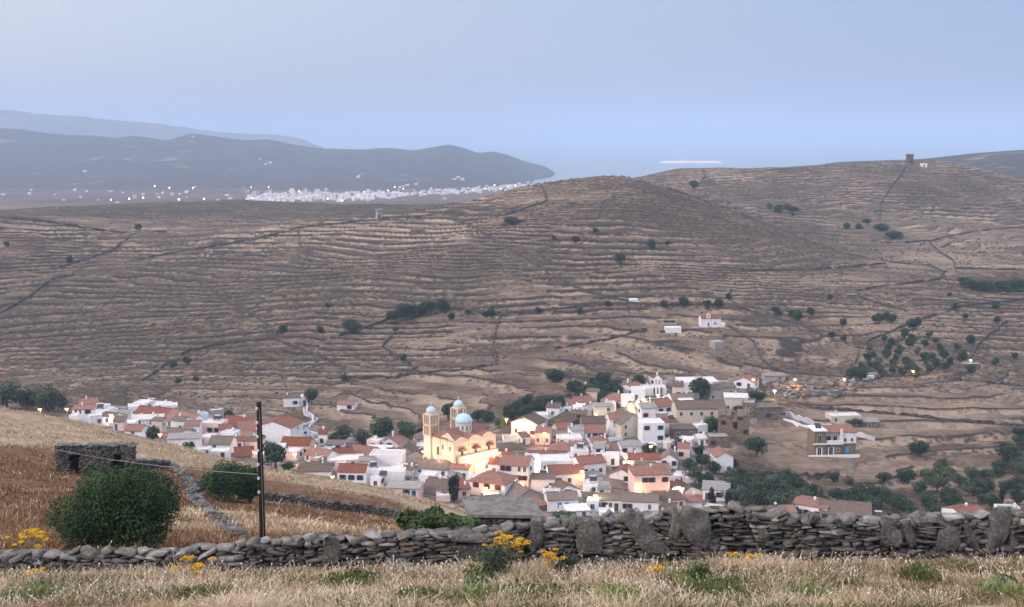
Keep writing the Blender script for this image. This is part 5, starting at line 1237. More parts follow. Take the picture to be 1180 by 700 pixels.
T1 = [
 (8, 470, 20, 'o', 'tall grey-green tree at the photo edge behind the dry crest', 32), (32, 472, 14, 'g', 'middle tree between the two tallest ones behind the dry crest', 26), (56, 474, 20, 'o', 'bushy olive-green tree over the bright yellow lamp', 32),
 (72, 473, 9, 'g', 'small tree right beside the first orange lamp', 18),
 (176, 508, 12, 'g', 'dark round tree beside the small red-roofed house', 18), (217, 523, 9, 'g', 'lone round bush before the white house with grey roof', 14), (262, 484, 9, 'g', 'dark bush behind the pinkish flat-roofed house', 13),
 (318, 541, 18, 'g', 'large dark tree just right of the wooden pole', 34), (333, 543, 9, 'g', 'low bush at the foot of the large dark tree', 12), (359, 465, 9, 'g', 'round dark tree against the knoll chapel', 18),
 (395, 514, 17, 'o', 'broad olive tree behind the blue-windowed white house', 24), (418, 512, 12, 'o', 'pale olive tree with the grey mast before it', 20), (441, 508, 17, 'g', 'tall dark green tree north of the small bright red roof', 30), (468, 510, 14, 'g', 'dark tree left of the round-cornered house', 26),
 (486, 507, 9, 'g', 'dark tree close to the nearer bell tower', 16), (516, 484, 11, 'g', 'dark tree seen between the two bell towers', 22), (562, 487, 11, 'g', 'green tree right of the great dome', 15), (578, 493, 10, 'v', 'fresh green bush below the tall orange lamp', 12),
 (523, 578, 11.5, 'c', 'black broad cypress left of the pyramid-roofed house', 38), (735, 449, 9, 'g', 'dark tree right of the top blue-windowed house', 19), (748, 526, 11, 'g', 'garden tree with a warm lamp among its leaves', 17), (765, 527, 9, 'g', 'low tree right of the lamp-lit garden tree', 10),
 (783, 521, 12, 'g', 'dark round tree under the crumbling stone building', 18), (808, 540, 10, 'g', 'small tree left of the isolated red gable', 19), (822, 545, 10, 'g', 'dark tree touching the isolated white house', 15), (851, 552, 12, 'g', 'dark tree right of the isolated white house', 15),
 (819, 501, 13, 'g', 'round green tree in front of the mansion balcony', 24), (807, 461, 14, 'g', 'big plane tree above the mansion roof', 30), (827, 455, 11, 'g', 'lower tree right of the big plane tree', 13), (872, 463, 11, 'g', 'spreading green tree left of the whitish lamp', 13),
 (850, 478, 8, 'g', 'bush between the white cube and the ruined house', 12), (872, 526, 15, 'g', 'large round bush alone below the rubble terraces', 26), (985, 490, 12, 'v', 'bright green creeper bush by the cream block', 9), (983, 438, 10, 'g', 'dark tree beside the last orange street lamp', 15),
 (706, 470, 8, 'v', 'green vine over the lit terrace', 7), (678, 475, 8, 'v', 'pale vine beside the lamp-lit cream gable', 7),
 (650, 600, 15, 'v', 'fresh green garden bush just over the stone wall', 12), (772, 588, 6, 'g', 'tiny bush in front of the pinkish long house', 8),
 (820, 588, 7, 'c', 'dark cypress left of the pair by the barn-like house', 32), (839, 592, 7, 'c', 'dark cypress right of the barn-like house', 32), (876, 596, 9, 'c', 'dusky cypress at the near edge of the olive grove', 34),
 (607, 470, 10, 'g', 'lone dark tree on the terraces above the tree belt', 17), (638, 439, 14, 'g', 'broad dark thicket tree on the terraces north of the village', 16), (694, 443, 11, 'g', 'rounded dark tree above the top tree cluster', 16),
 (404, 385, 13, 'g', 'round dark tree alone in the middle of the long terraces', 18), (638 + 76, 304, 8, 'g', 'round bush in the centre of the big hill', 13), (590, 258, 11, 'g', 'wide flat bush below the central hilltop', 9), (1030, 277, 12, 'g', 'wide dark bush by the long wall on the right hill', 12),
 (1060, 527, 14, 'g', 'round dark tree alone on the eastern field', 22), (961, 556, 9, 'g', 'small round bush on the field edge below the villa', 13), (978, 558, 8, 'o', 'greyish bush next to the field-edge one', 10), (1017, 556, 11, 'g', 'low wide bush in the middle of the eastern bank', 12), (1047, 557, 14, 'g', 'dark green bush left of the bright vines', 18),
 (1070, 552, 14, 'v', 'bright green vines on the lower eastern terrace', 12), (1088, 550, 14, 'v', 'second patch of bright vines, right of the first', 13), (1080, 567, 15, 'o', 'olive tree under the bright vines', 20), (1091, 578, 14, 'g', 'full dark olive tree lowest below the vines', 19), (1106, 562, 10, 'o', 'pale olive tree right of the vines', 17),
 (1121, 571, 14, 'o', 'broad grey olive tree in the eastern grove', 20), (1134, 553, 11, 'g', 'green tree at the upper rim of the eastern grove', 13), (1138, 567, 10, 'g', 'dark tree between the grey olive and the slim cypress', 17), (1154, 582, 6.5, 'c', 'slim dark cypress in the eastern grove', 26), (1168, 541, 15, 'g', 'tall tree clump at the far right border', 28),
 (1177, 518, 10, 'g', 'topmost tree of the far right clump', 18), (1171, 582, 10, 'g', 'dark tree by the far right white house', 20), (1150, 549, 9, 'g', 'tree left of the tall far right clump', 12), (1130, 580, 7, 'o', 'little olive tree between the grove and the cypress', 11), (1103, 588, 7, 'o', 'small pale bush above the orange-red roof', 10),
]
for t in T1: tree(t[0], t[1], t[2], t[3], t[4], t[5], cat='bush' if 'bush' in t[4] or 'vine' in t[4] else 'tree', name='bush' if 'bush' in t[4] or 'vine' in t[4] else ('cypress' if t[3] == 'c' else 'tree'))
MARKS = [(820, 372, 'hillside chapel'), (829, 397, 'square whitewashed block'), (776, 381, 'blank white enclosure'), (731, 347, 'tiny white hut'), (1118, 415, 'small yellow lamp'), (1052, 427, 'orange field gate lamp'), (973, 436, 'last lamp of the top street'), (916, 437, 'large orange lamp'),
         (1000, 437, 'long white shed'), (962, 510, 'two-storey villa'), (972, 484, 'cream block'), (1048, 185, 'dark windmill stump'), (437, 247, 'pale windmill stump'), (345, 460, 'knoll chapel'), (398, 468, 'lone red-roofed house'), (404, 378, 'round tree amid the terraces'), (1060, 518, 'lone round tree of the field'),
         (503, 500, 'nearer bell tower'), (534, 480, 'farther bell tower'), (540, 484, 'great blue dome'), (583, 484, 'tall orange lamp'), (604, 490, 'brightest lamp'), (667, 466, 'lamp on the cream gable'), (721, 450, 'top blue-windowed house'), (758, 440, 'bell gable'), (835, 535, 'isolated red gable'), (825, 570, 'barn-like house'),
         (872, 515, 'large round bush'), (932, 588, 'orange-red roof'), (974, 592, 'wide brown roof'), (897, 600, 'sprawling red roof'), (820, 575, 'left cypress of the pair'), (839, 578, 'right cypress of the pair'), (876, 582, 'dusky cypress'), (590, 256, 'wide flat bush'), (714, 299, 'bush in the centre of the hill'), (607, 465, 'lone tree over the belt'),
         (638, 433, 'broad dark thicket tree'), (694, 436, 'rounded tree above the cluster'), (572, 390, 'upright field wall'), (257, 291, 'long stone barn'), (481, 267, 'dark-roofed barn'), (660, 235, 'cattle shelter'), (981, 342, 'flat-roofed stone shed'), (1096, 347, 'grey stone shed'), (812, 338, 'stone field hut'), (1120, 421, 'stone hut'), (318, 387, 'corner of the slope walls'),
         (1030, 272, 'wide dark bush on the hill'), (905, 197, 'high field shelter'), (1088, 548, 'bright vines'), (96, 475, 'first blue-windowed house'), (464, 428, 'tiny stone shelter'), (403, 436, 'keeper hut'), (818, 211, 'flat stone fold')]
used_tree = set()
def place_label(base, px, py):
    for mx_, my_, ph in sorted(MARKS, key=lambda m: (m[0] - px) ** 2 + 2 * (m[1] - py) ** 2)[:9]:
        dx, dy = px - mx_, (py - my_) * 1.4; r_ = math.hypot(dx, dy)
        w_ = ('right of' if dx > 0 else 'left of') if abs(dx) > abs(dy) else ('below' if dy > 0 else 'above')
        for a_ in (['close ' if w_ in ('below', 'above') else 'just '] if r_ < 16 else []) + (['' , 'some way '] if r_ < 45 else ['far ', 'well ']):
            q = '%s %s%s the %s' % (base, a_, w_, ph)
            if q not in used_tree and len(q.split()) <= 16: used_tree.add(q); return q
    return None
def grove(lst, label, group, kinds='g'):
    for k, q in enumerate(lst):
        px, py, r_ = q[:3]; kd = kinds[k % len(kinds)]
        big_ = 'small' if r_ < 5.5 else ('middling' if r_ < 9.5 else 'large')
        base = '%s %s %s' % (big_, {'g': 'dark green', 'o': 'grey-green olive'}[kd], 'bush' if 'bush' in label else 'tree')
        tree(px, py + r_ * .8, r_ * (1.22 if r_ > 8 else 1.05), kd, place_label(base, px, py) or label, r_ * 1.15 * (q[3] if len(q) > 3 else 1.55), group=group)
grove([(455, 364, 9), (468, 359, 11), (484, 357, 9), (497, 354, 9), (511, 353, 10), (476, 361, 7)], 'dark tree in the row of trees on the middle terraces', 'row of trees on the middle terraces')
grove([(590, 475, 11), (603, 474, 11), (617, 470, 11), (630, 466, 12), (643, 466, 11), (655, 462, 10), (625, 462, 8), (610, 478, 8), (597, 467, 8), (550, 480, 9)], 'tree in the dense green belt behind the upper village', 'green belt behind the village', 'gggo')
grove([(663, 447, 11), (676, 452, 12), (690, 449, 12), (703, 446, 11), (712, 451, 9), (672, 458, 9), (697, 457, 9), (684, 441, 8)], 'dark tree in the cluster at the top edge of the village', 'tree cluster above the village')
grove([(800, 547, 11), (848, 560, 13), (862, 556, 13), (876, 562, 15), (892, 558, 14), (906, 566, 15), (884, 575, 16), (860, 572, 14), (900, 582, 14), (845, 572, 11), (918, 556, 11), (925, 575, 13), (905, 548, 10), (872, 549, 10), (938, 566, 10), (930, 586, 10), (842, 549, 9), (890, 590, 11), (912, 590, 10)], 'grey-green olive tree in the dense grove beyond the stone wall', 'olive grove below the village', 'oogo')
grove([(965, 570, 10), (982, 574, 13), (998, 569, 14), (1013, 571, 14), (1028, 577, 13), (1042, 583, 11), (1005, 582, 13), (975, 583, 10), (1052, 589, 8), (950, 578, 8)], 'dark green tree in the thicket behind the wide brown roof', 'thicket behind the brown roof')
grove([(1160, 520, 12), (1176, 536, 13), (1150, 537, 9), (1172, 558, 12), (1120, 545, 9), (1098, 575, 12), (1143, 578, 11), (1068, 575, 11), (1075, 590, 10), (1112, 592, 9), (1158, 592, 10), (1060, 562, 9), (1128, 562, 10), (1085, 535, 9), (1178, 500, 9), (1160, 560, 9)], 'dark tree of the thick eastern valley grove', 'thick eastern valley grove', 'gog')
grove([(805, 520, 8), (795, 535, 9), (838, 560, 9), (815, 552, 10), (802, 562, 8), (845, 535, 8), (828, 530, 7)], 'dark tree between the last houses and the olive grove', 'trees around the isolated red gable', 'g')
ORCH = [(697, 205), (650, 240), (705, 257), (745, 255), (680, 285), (735, 272), (770, 280), (790, 295), (805, 312), (830, 268), (840, 292), (855, 270), (895, 262), (940, 235), (985, 210), (845, 195), (790, 205), (765, 190), (885, 235), (830, 224), (650, 295), (620, 300), (676, 303), (725, 315), (755, 320), (750, 238), (710, 235), (780, 225), (810, 250), (640, 270), (660, 260), (725, 290), (870, 290), (850, 310), (690, 320), (770, 308), (800, 330), (640, 315), (722, 216), (900, 300), (868, 215), (918, 282)]
grove([(780 + x / 2.917, 320 + y / 2.917, 4.2 + (i * 7 % 5) * .5, 1.8) for i, (x, y) in enumerate(ORCH)], 'small round olive tree planted in the sloping orchard east of the village', 'orchard olive trees', 'gog')
MISC = [(958, 268, 10), (985, 312, 9), (1070, 285, 7), (1135, 265, 5), (600, 325, 12), (620, 332, 10), (805, 155, 10), (790, 160, 8), (705, 133, 8), (665, 142, 8), (680, 138, 8), (725, 140, 7), (405, 130, 9), (385, 125, 7), (450, 117, 8), (560, 152, 6), (175, 64, 5), (335, 113, 7), (20, 85, 9), (100, 92, 7), (140, 88, 8), (515, 70, 5), (1070, 97, 8), (935, 97, 5), (970, 131, 4), (1074, 145, 6), (340, 120, 5), (520, 195, 5), (560, 205, 5), (915, 60, 4)]
grove([(780 + x / 2.917, 320 + y / 2.917, r_ / 1.7 + 1.2, 1.8) for x, y, r_ in MISC], 'scattered dark bush growing on the pasture terraces east of the chapel', 'bushes on the eastern terraces')
grove([(327, 379, 6), (369, 380, 5), (565, 360, 6), (662, 276, 5), (638, 274, 3), (686, 266, 4), (750, 281, 6), (769, 281, 4), (465, 412, 5), (397, 436, 5), (520, 364, 5), (557, 362, 4), (80, 299, 5), (8, 281, 4), (160, 262, 5), (205, 440, 5), (225, 437, 4), (765, 368 - 17, 5), (378, 352, 4), (455, 380, 4), (215, 416, 6), (200, 420, 6), (620, 357, 4), (540, 360, 4), (668, 358, 5), (700, 350, 4)], 'small dark bush dotted on the long bare terraces', 'bushes on the long terraces')
grove([(1016, 259, 9, .9), (999, 256, 5), (975, 261, 5), (887, 238, 4), (898, 241, 6), (914, 240, 8, 1.0), (799, 213, 6), (907, 239, 5), (990, 262, 5)], 'low dark bush high on the right-hand hill', 'bushes on the right-hand hill')
grove([(1112, 326, 8), (1121, 329, 8), (1131, 330, 8), (1141, 331, 8), (1151, 330, 8), (1161, 331, 8), (1174, 329, 9), (1167, 327, 7)], 'dark tree in the hedge-like row of the eastern pastures', 'tree row on the eastern pastures')

# ================================================================== DISTANT TOWN
dw = simple('town_whitewash', [(.40, .34, .32), (.66, .64, .64), (.88, .86, .86)], .06, rand=.25)
dhm = []
for k in range(6):
    r_ = random.Random(k); m = MB(); w2 = r_.uniform(5, 8); d2 = r_.uniform(4, 7); h = r_.uniform(5, 8.5)
    m.box(-w2, w2, -d2, d2, -4, h)
    if k % 2: m.box(-w2 * .5, w2 * .9, -d2 * .4, d2 * .95, h, h + 3)
    dhm.append(m.mesh('distant_house', dw))
def dhouse(px, py, k, label, group, s=1.0):
    g = hit(px, py, 1600, 7500)
    if g is None: return
    o = bpy.data.objects.new('distant_house', dhm[k % 6]); o.location = g; o.rotation_euler.z = rnd.uniform(-.5, .5); o.scale = (s, s, s); link(o)
    tag(o, label, 'house', group)
for i in range(165):
    t = rnd.random(); px = 285 + 170 * t; yc = 229 - 3 * t; py = yc + rnd.gauss(0, 3.2 * (1 - .5 * t))
    dhouse(px, min(max(py, 221), 236), i, 'small white house crowded in the distant plain town', 'houses of the distant town', rnd.uniform(.6, 1.0))
for i in range(85):
    t = rnd.random(); px = 495 + 118 * t; py = 222.5 - 8 * t ** 1.3 + rnd.gauss(0, 1.8)
    dhouse(px, py, i, 'tiny white house of the harbour town by the bay', 'houses of the harbour town', rnd.uniform(.5, .85))
for i in range(34):
    px = rnd.choice([rnd.uniform(0, 290), rnd.uniform(60, 290), rnd.uniform(250, 560)]); py = rnd.uniform(214, 236)
    dhouse(px, py, i, 'lone white farmhouse scattered over the distant plain', 'farmhouses of the distant plain', rnd.uniform(.4, .7))
for px, py in [(524, 207), (528, 205), (533, 208), (413, 205), (222, 158), (300, 184), (306, 190), (312, 188), (98, 198), (470, 214), (480, 213)]:
    dhouse(px, py, int(px), 'white speck of a house on the blue mountain slope', 'houses on the mountain slope', .8)
V = []; Fq = []; rr_ = random.Random(77)                # the rest of the two towns, past counting
for i in range(560):
    t = rr_.random()
    if i % 5 < 3: px, py = 282 + 178 * t, 229.5 - 3 * t + rr_.gauss(0, 3.0 * (1 - .5 * t))
    else: px, py = 440 + 175 * t, 226 - 11 * t ** 1.2 + rr_.gauss(0, 1.5)
    if not 213 < py < 236 or vnoise(np.array([px / 7.0]), np.array([py / 2.5]), 5)[0] < .38: continue
    g = hit(px, py, 1700, 4500)
    if g is None: continue
    w2, d2, h = rr_.uniform(2, 5), rr_.uniform(2.5, 5), rr_.uniform(3, 7); o = len(V)
    V += [(g.x + sx_ * w2, g.y + sy_ * d2, g.z + z_) for z_ in (-4, h) for sx_, sy_ in ((-1, -1), (1, -1), (1, 1), (-1, 1))]
    Fq += [(o, o + 1, o + 5, o + 4), (o + 1, o + 2, o + 6, o + 5), (o + 2, o + 3, o + 7, o + 6), (o + 3, o, o + 4, o + 7), (o + 4, o + 5, o + 6, o + 7)]
tag(mobj('distant_town', npmesh('distant_town', V, Fq, dw)), 'pale mass of tiny houses filling the distant plain town and harbour', kind='stuff')
dlm, N, L, b = mat('town_lamp_glow', .5); b.inputs['Emission Color'].default_value = (1, .55, .25, 1); b.inputs['Emission Strength'].default_value = 3.0
dl = MB().lathe([(.3, 0), (2.1, 2.2), (2.6, 4), (2.1, 5.8), (.3, 8)], 8).mesh('distant_lamp', dlm)
for i, (px, py) in enumerate([(196, 218), (223, 218), (150, 231), (166, 230), (207, 232), (179, 216), (310, 217), (292, 231), (345, 222), (378, 231), (395, 233), (409, 227), (447, 221), (465, 219), (455, 217), (310, 217), (363, 228), (330, 230), (420, 223), (570, 215), (577, 219), (585, 216), (594, 215), (603, 214), (560, 219), (545, 221), (129, 232), (500, 222), (290, 217), (236, 231)]):
    g = hit(px, py, 1600, 7500)
    if g is None: continue
    o = bpy.data.objects.new('distant_lamp', dl); o.location = g + Vector((0, -6, 2)); s = rnd.uniform(.22, .48); o.scale = (s, s, s); link(o)
    tag(o, 'warm lamp glowing like a point among the houses of the distant plain', 'lamp', 'lamps of the distant towns')

# lit ferry out on the sea
Ds = CAMZ / dep(189.5); D = Ds
root = empty('ferry', P(797, 189.5, D), R(3)); root.location.z = 0; tag(root, 'long brightly lit ferry on the hazy sea right of the headland', 'ferry')
m_ = D / 1400; Lh = 38 * m_
hullm = simple('ship_white', [(.6, .58, .58), (.7, .68, .68)], .05)
MB().prism([(-Lh, 9), (-Lh * .97, 0), (Lh * .93, 0), (Lh, 10)], -12, 12).build('hull', hullm, root)
sl, N, L, b = mat('ship_lit_deck', .6); b.inputs['Base Color'].default_value = (.8, .65, .55, 1); b.inputs['Emission Color'].default_value = (1, .58, .48, 1); b.inputs['Emission Strength'].default_value = .10
MB().box(-Lh * .94, Lh * .90, -10, 10, 10.01, 17).build('cabin_deck', sl, root); MB().box(-Lh * .85, Lh * .80, -9, 9, 17.01, 21).build('upper_deck', sl, root)
MB().prism([(-Lh * .35, 21.02), (-Lh * .22, 21.02), (-Lh * .25, 29), (-Lh * .36, 29)], -4, 4).build('funnel', hullm, root)

# ================================================================== FIELD WALLS
fwm = stonemat('field_wall_stone', [(.06, .054, .053), (.11, .10, .095), (.17, .155, .145)], .8, (.04, .037, .036))
def field_wall(pts, label, h=1.25, w=.8, m=None, d0=205, name='dry_stone_wall', cat='stone wall', gap=0.0):
    P3 = []
    for (a, b_), (c_, d_) in zip(pts[:-1], pts[1:]):
        n = max(2, int(math.hypot(c_ - a, d_ - b_) / 5))
        for k in range(n): P3.append(hit(a + (c_ - a) * k / n, b_ + (d_ - b_) * k / n, d0))
    P3.append(hit(*pts[-1], d0)); P3 = [p for p in P3 if p is not None]
    # smooth outliers in distance
    for it in range(2):
        for k in range(1, len(P3) - 1):
            q = (P3[k - 1] + P3[k + 1]) / 2
            if abs(P3[k].y - q.y) > 25: P3[k] = Vector((q.x, q.y, gz(q.x, q.y)))
    mb = MB(); q = []
    for k, p in enumerate(P3):
        t = (P3[min(k + 1, len(P3) - 1)] - P3[max(k - 1, 0)]); t.z = 0
        if t.length < 1e-3: t = Vector((1, 0, 0))
        t.normalize(); nrm = Vector((-t.y, t.x, 0)); hh = h * (rnd.uniform(.55, 1.15) if rnd.random() < .88 or m is not None else .12); ww = w * rnd.uniform(.8, 1.2)
        z = p.z
        q += [tuple(p + nrm * ww * .6 + Vector((0, 0, -1.2))), tuple(p + nrm * ww * .4 + Vector((0, 0, hh))), tuple(p - nrm * ww * .4 + Vector((0, 0, hh))), tuple(p - nrm * ww * .6 + Vector((0, 0, -1.2)))]
    n = len(P3); f = []
    for k in range(n - 1):
        for j in range(3): f.append((k * 4 + j, k * 4 + j + 1, k * 4 + 4 + j + 1, k * 4 + 4 + j))
    f += [(0, 3, 2, 1), (n * 4 - 4, n * 4 - 3, n * 4 - 2, n * 4 - 1)]
    o = mobj(name, npmesh(name, q, f, m or fwm)); tag(o, label, cat); return o
FW = [
 ([(69, 309), (100, 299), (130, 289), (151, 271), (171, 268), (192, 268)], 'dark stone wall climbing the left hillside to its crest'),
 ([(151, 301), (185, 295), (219, 289), (295, 276), (346, 263), (400, 257), (441, 253), (503, 248), (520, 249), (582, 249), (616, 237), (630, 233)], 'long stone wall running along the middle ridge to the hilltop'),
 ([(630, 233), (627, 222), (623, 213)], 'short wall going up to the central hilltop crest'),
 ([(520, 250), (554, 267), (589, 289), (623, 309), (657, 329), (688, 340), (712, 345)], 'straight diagonal wall down the face of the central hill'),
 ([(390, 388), (405, 384), (440, 372), (469, 358), (524, 356), (560, 361), (596, 361), (650, 356), (726, 350), (760, 352)], 'long level wall crossing the middle of the terraces'),
 ([(577, 361), (572, 378), (568, 399), (572, 421)], 'upright wall dropping between two big terraced fields'),
 ([(400, 437), (450, 434), (493, 430), (535, 427), (568, 421)], 'curving wall above the valley west of the upright one'),
 ([(230, 322), (260, 347), (295, 365), (317, 382), (318, 392), (356, 407), (394, 423), (405, 445)], 'wall descending the left slope towards the knoll chapel'),
 ([(164, 440), (192, 420), (219, 404), (260, 397), (291, 394), (318, 392)], 'bending wall edging the old fold on the left slope'),
 ([(343, 263), (346, 282), (352, 293), (357, 302)], 'short wall hanging down from the middle ridge'),
 ([(0, 251), (60, 257), (110, 265), (145, 269)], 'wall on the crest of the left hill'),
 ([(770, 218), (848, 245), (917, 273), (968, 292), (1027, 303), (1071, 307), (1088, 314), (1082, 323), (1020, 330), (986, 336), (992, 344), (1047, 360)], 'long wall following the ridge line and looping back across the pastures'),
 ([(809, 196), (812, 203), (807, 212)], 'short wall on the saddle between the two hills'),
 ([(1044, 192), (1036, 205), (1027, 216), (1016, 233), (1013, 253)], 'wall running straight down from the windmill stump'),
 ([(1020, 281), (1045, 280), (1075, 277), (1123, 267), (1180, 262)], 'wall across the foot of the right-hand hill'),
 ([(1071, 279), (1082, 291), (1099, 301), (1101, 310), (1140, 311), (1180, 312)], 'stepped wall between the eastern pastures'),
 ([(855, 312), (924, 312), (985, 308), (1020, 304)], 'level wall beneath the scrubby shoulder of the hill'),
 ([(848, 354), (893, 368), (924, 375), (951, 389)], 'wall slanting down past the bushes right of the chapel'),
 ([(986, 419), (990, 405), (999, 394), (1027, 382), (1064, 368), (1106, 354), (1180, 346)], 'wall bounding the orchard on its upper side'),
 ([(840, 377), (869, 395), (879, 416), (893, 427)], 'wall descending from the hillside chapel to the top street'),
 ([(1160, 371), (1140, 386), (1126, 399), (1119, 412)], 'wall right of the orchard above the small yellow lamp'),
 ([(1088, 437), (1123, 440), (1180, 446)], 'rubbly wall on the field east of the village'),
 ([(934, 471), (1003, 476), (1050, 480), (1088, 485), (1180, 492)], 'terrace wall behind the cream block'),
 ([(880, 547), (920, 548), (955, 550)], 'retaining wall above the olive grove'),
 ([(712, 345), (731, 350), (790, 352), (835, 352)], 'wall passing the tiny white hut'),
 ([(640, 403), (700, 392), (745, 380)], 'low broken wall in the field left of the chapel'),
 ([(0, 362), (30, 345), (60, 322), (85, 318)], 'faint wall on the far left slope'),
 ([(455, 437), (480, 425), (440, 400), (452, 388)], 'crooked wall stub behind the church'),
]
for pts, lb in FW: field_wall(pts, lb)
field_wall([(905, 479), (920, 484), (935, 489), (970, 498), (1008, 508)], 'whitewashed stepped wall running down to the villa', 1.8, .7, wallmat('rough_whitewash', (.52, .53, .55), (.15, .14, .14), 1.0), name='stair_wall', cat='wall')
field_wall([(903, 484), (930, 493), (958, 503), (975, 506)], 'white parapet of the steps above the villa', .8, .6, WM['w'], name='stair_wall', cat='wall')
rw = bpy.data.materials['rough_whitewash']
field_wall([(354, 470), (353, 476), (361, 482), (360, 487), (351, 491), (350, 498), (356, 503), (376, 506)], 'white-walled zigzag path climbing to the knoll chapel', 1.1, .8, rw, name='zigzag_path_wall', cat='wall')
field_wall([(350, 472), (351, 479), (366, 484), (357, 492), (355, 499), (372, 502)], 'inner white wall of the zigzag path below the knoll chapel', 1.0, .7, rw, name='zigzag_path_wall', cat='wall')

# shrubs of the slopes, too many to count
r = np.random.RandomState(3); n = 26000
pxs = r.uniform(-30, 1210, n); Ds = 455 * (1250 / 455) ** r.rand(n) ** .8
Xs = (pxs - CX) * Ds / 1400; zs, _, _, _, _, scs = land(Xs, Ds)
keep = r.rand(n) < (.12 + .95 * scs * (fbm(Xs / 25, Ds / 25, 88) > -.08)); Xs, Ds, zs = Xs[keep], Ds[keep], zs[keep]; n = len(Xs)
base = np.array([(-1, 0, -.2), (-.3, -.9, -.2), (.8, -.6, -.2), (1, .4, -.2), (0, 1, -.2), (-.6, -.3, .62), (.35, -.4, .72), (.4, .45, .6), (-.3, .5, .55)])
fc = np.array([(0, 1, 5), (1, 6, 5), (1, 2, 6), (2, 3, 6), (3, 7, 6), (3, 4, 7), (4, 8, 7), (4, 0, 8), (0, 5, 8), (5, 6, 7), (5, 7, 8)])
s = r.uniform(.35, .95, n) * (1 + .4 * (Ds > 800)); a = r.uniform(0, 6.28, n)
bx = base[None] * s[:, None, None] * r.uniform(.75, 1.25, (n, 9, 3)); ca, sa = np.cos(a)[:, None], np.sin(a)[:, None]
V = np.stack([bx[..., 0] * ca - bx[..., 1] * sa + Xs[:, None], bx[..., 0] * sa + bx[..., 1] * ca + Ds[:, None], bx[..., 2] * .8 + zs[:, None]], -1).reshape(-1, 3)
Fc = (fc[None] + (np.arange(n) * 9)[:, None, None]).reshape(-1, 3)
me = npmesh('scrub', V, Fc, leafmat('scrub_leaves', (.028, .030, .022), (.050, .047, .034), (.085, .070, .050), .05)); fattr(me, 'tint', np.repeat(r.rand(n), 9))
tag(mobj('scrub', me), 'low dark scrub dotted over the terraced hills', kind='stuff')
# ================================================================== FOREGROUND
rng = np.random.RandomState(11)
def ico():
    import bmesh
    bm = bmesh.new(); bmesh.ops.create_icosphere(bm, subdivisions=2, radius=1); V = np.array([v.co[:] for v in bm.verts]); Fa = np.array([[v.index for v in f.verts] for f in bm.faces]); bm.free(); return V, Fa
IV, IF = ico()
def blocky(V, p=.45):
    q = np.sign(V) * np.abs(V) ** p; return q / np.abs(q).max()
BV = blocky(IV, .26)
class Stones:
    """many stones in one mesh"""
    def __init__(s): s.v = []; s.f = []; s.t = []; s.n = 0
    def stone(s, c, size, rot=0.0, tilt=0.0, jit=.05, seed=None, tint=None):
        v = BV * (1 + rng.uniform(-jit, jit, (len(BV), 1)))
        v = v + rng.uniform(-1, 1, 3) * .34 * np.roll(v, 1, axis=1) * np.array([.6, .6, .6])
        for _ in range(4):
            cut = rng.normal(size=3); cut /= np.linalg.norm(cut); dd = v @ cut; v = v - np.maximum(dd - rng.uniform(.68, .98), 0)[:, None] * cut
        v = v * np.array(size) / 2
        ct, st = math.cos(tilt), math.sin(tilt); x, z = v[:, 0] * ct - v[:, 2] * st, v[:, 0] * st + v[:, 2] * ct
        cr, sr = math.cos(rot), math.sin(rot); v = np.stack([x * cr - v[:, 1] * sr, x * sr + v[:, 1] * cr, z], -1) + np.array(c)
        s.v.append(v); s.f.append(IF + s.n); s.n += len(v); s.t.append(np.full(len(v), rng.rand() if tint is None else tint))
    def build(s, name, m, parent=None, loc=(0, 0, 0)):
        me = npmesh(name, np.concatenate(s.v), np.concatenate(s.f), m); fattr(me, 'tint', np.concatenate(s.t)); return mobj(name, me, parent, loc)
rockm, N, L, b = mat('lichen_rock', .92, .15)
c1, f = noise_col(N, L, [(.28, (.055, .054, .055)), (.5, (.150, .147, .145)), (.72, (.33, .325, .32))], 3.2, 9, .75)
at = N.new('ShaderNodeAttribute'); at.attribute_name = 'tint'
tv = N.new('ShaderNodeValToRGB'); e = tv.color_ramp.elements; e[0].color = (.26, .25, .25, 1); e[1].color = (1.75, 1.75, 1.76, 1); e.new(.5).color = (.72, .70, .69, 1); e.new(.75).color = (.98, .93, .86, 1); L.new(at.outputs['Fac'], tv.inputs[0])
c2 = mixc(N, L, c1, tv.outputs[0], 1.0, 'MULTIPLY')
sp1, f2 = noise_col(N, L, [(.53, (0, 0, 0)), (.66, (1, 1, 1))], 17.0, 7, .75)
c3 = mixc(N, L, c2, (.40, .39, .37), math_(N, L, 'MULTIPLY', sp1, .6))
sp2, f3 = noise_col(N, L, [(.645, (0, 0, 0)), (.69, (1, 1, 1))], 1.9, 5, .7)
c4 = mixc(N, L, c3, (.30, .125, .03), math_(N, L, 'MULTIPLY', sp2, .85))
L.new(c4, b.inputs['Base Color']); bump(N, L, b, f, 1.0, .09)
corem = simple('dark_wall_core', [(.020, .017, .015), (.04, .034, .03)], 3)  # near-black filling for wall cores and hut inner walls

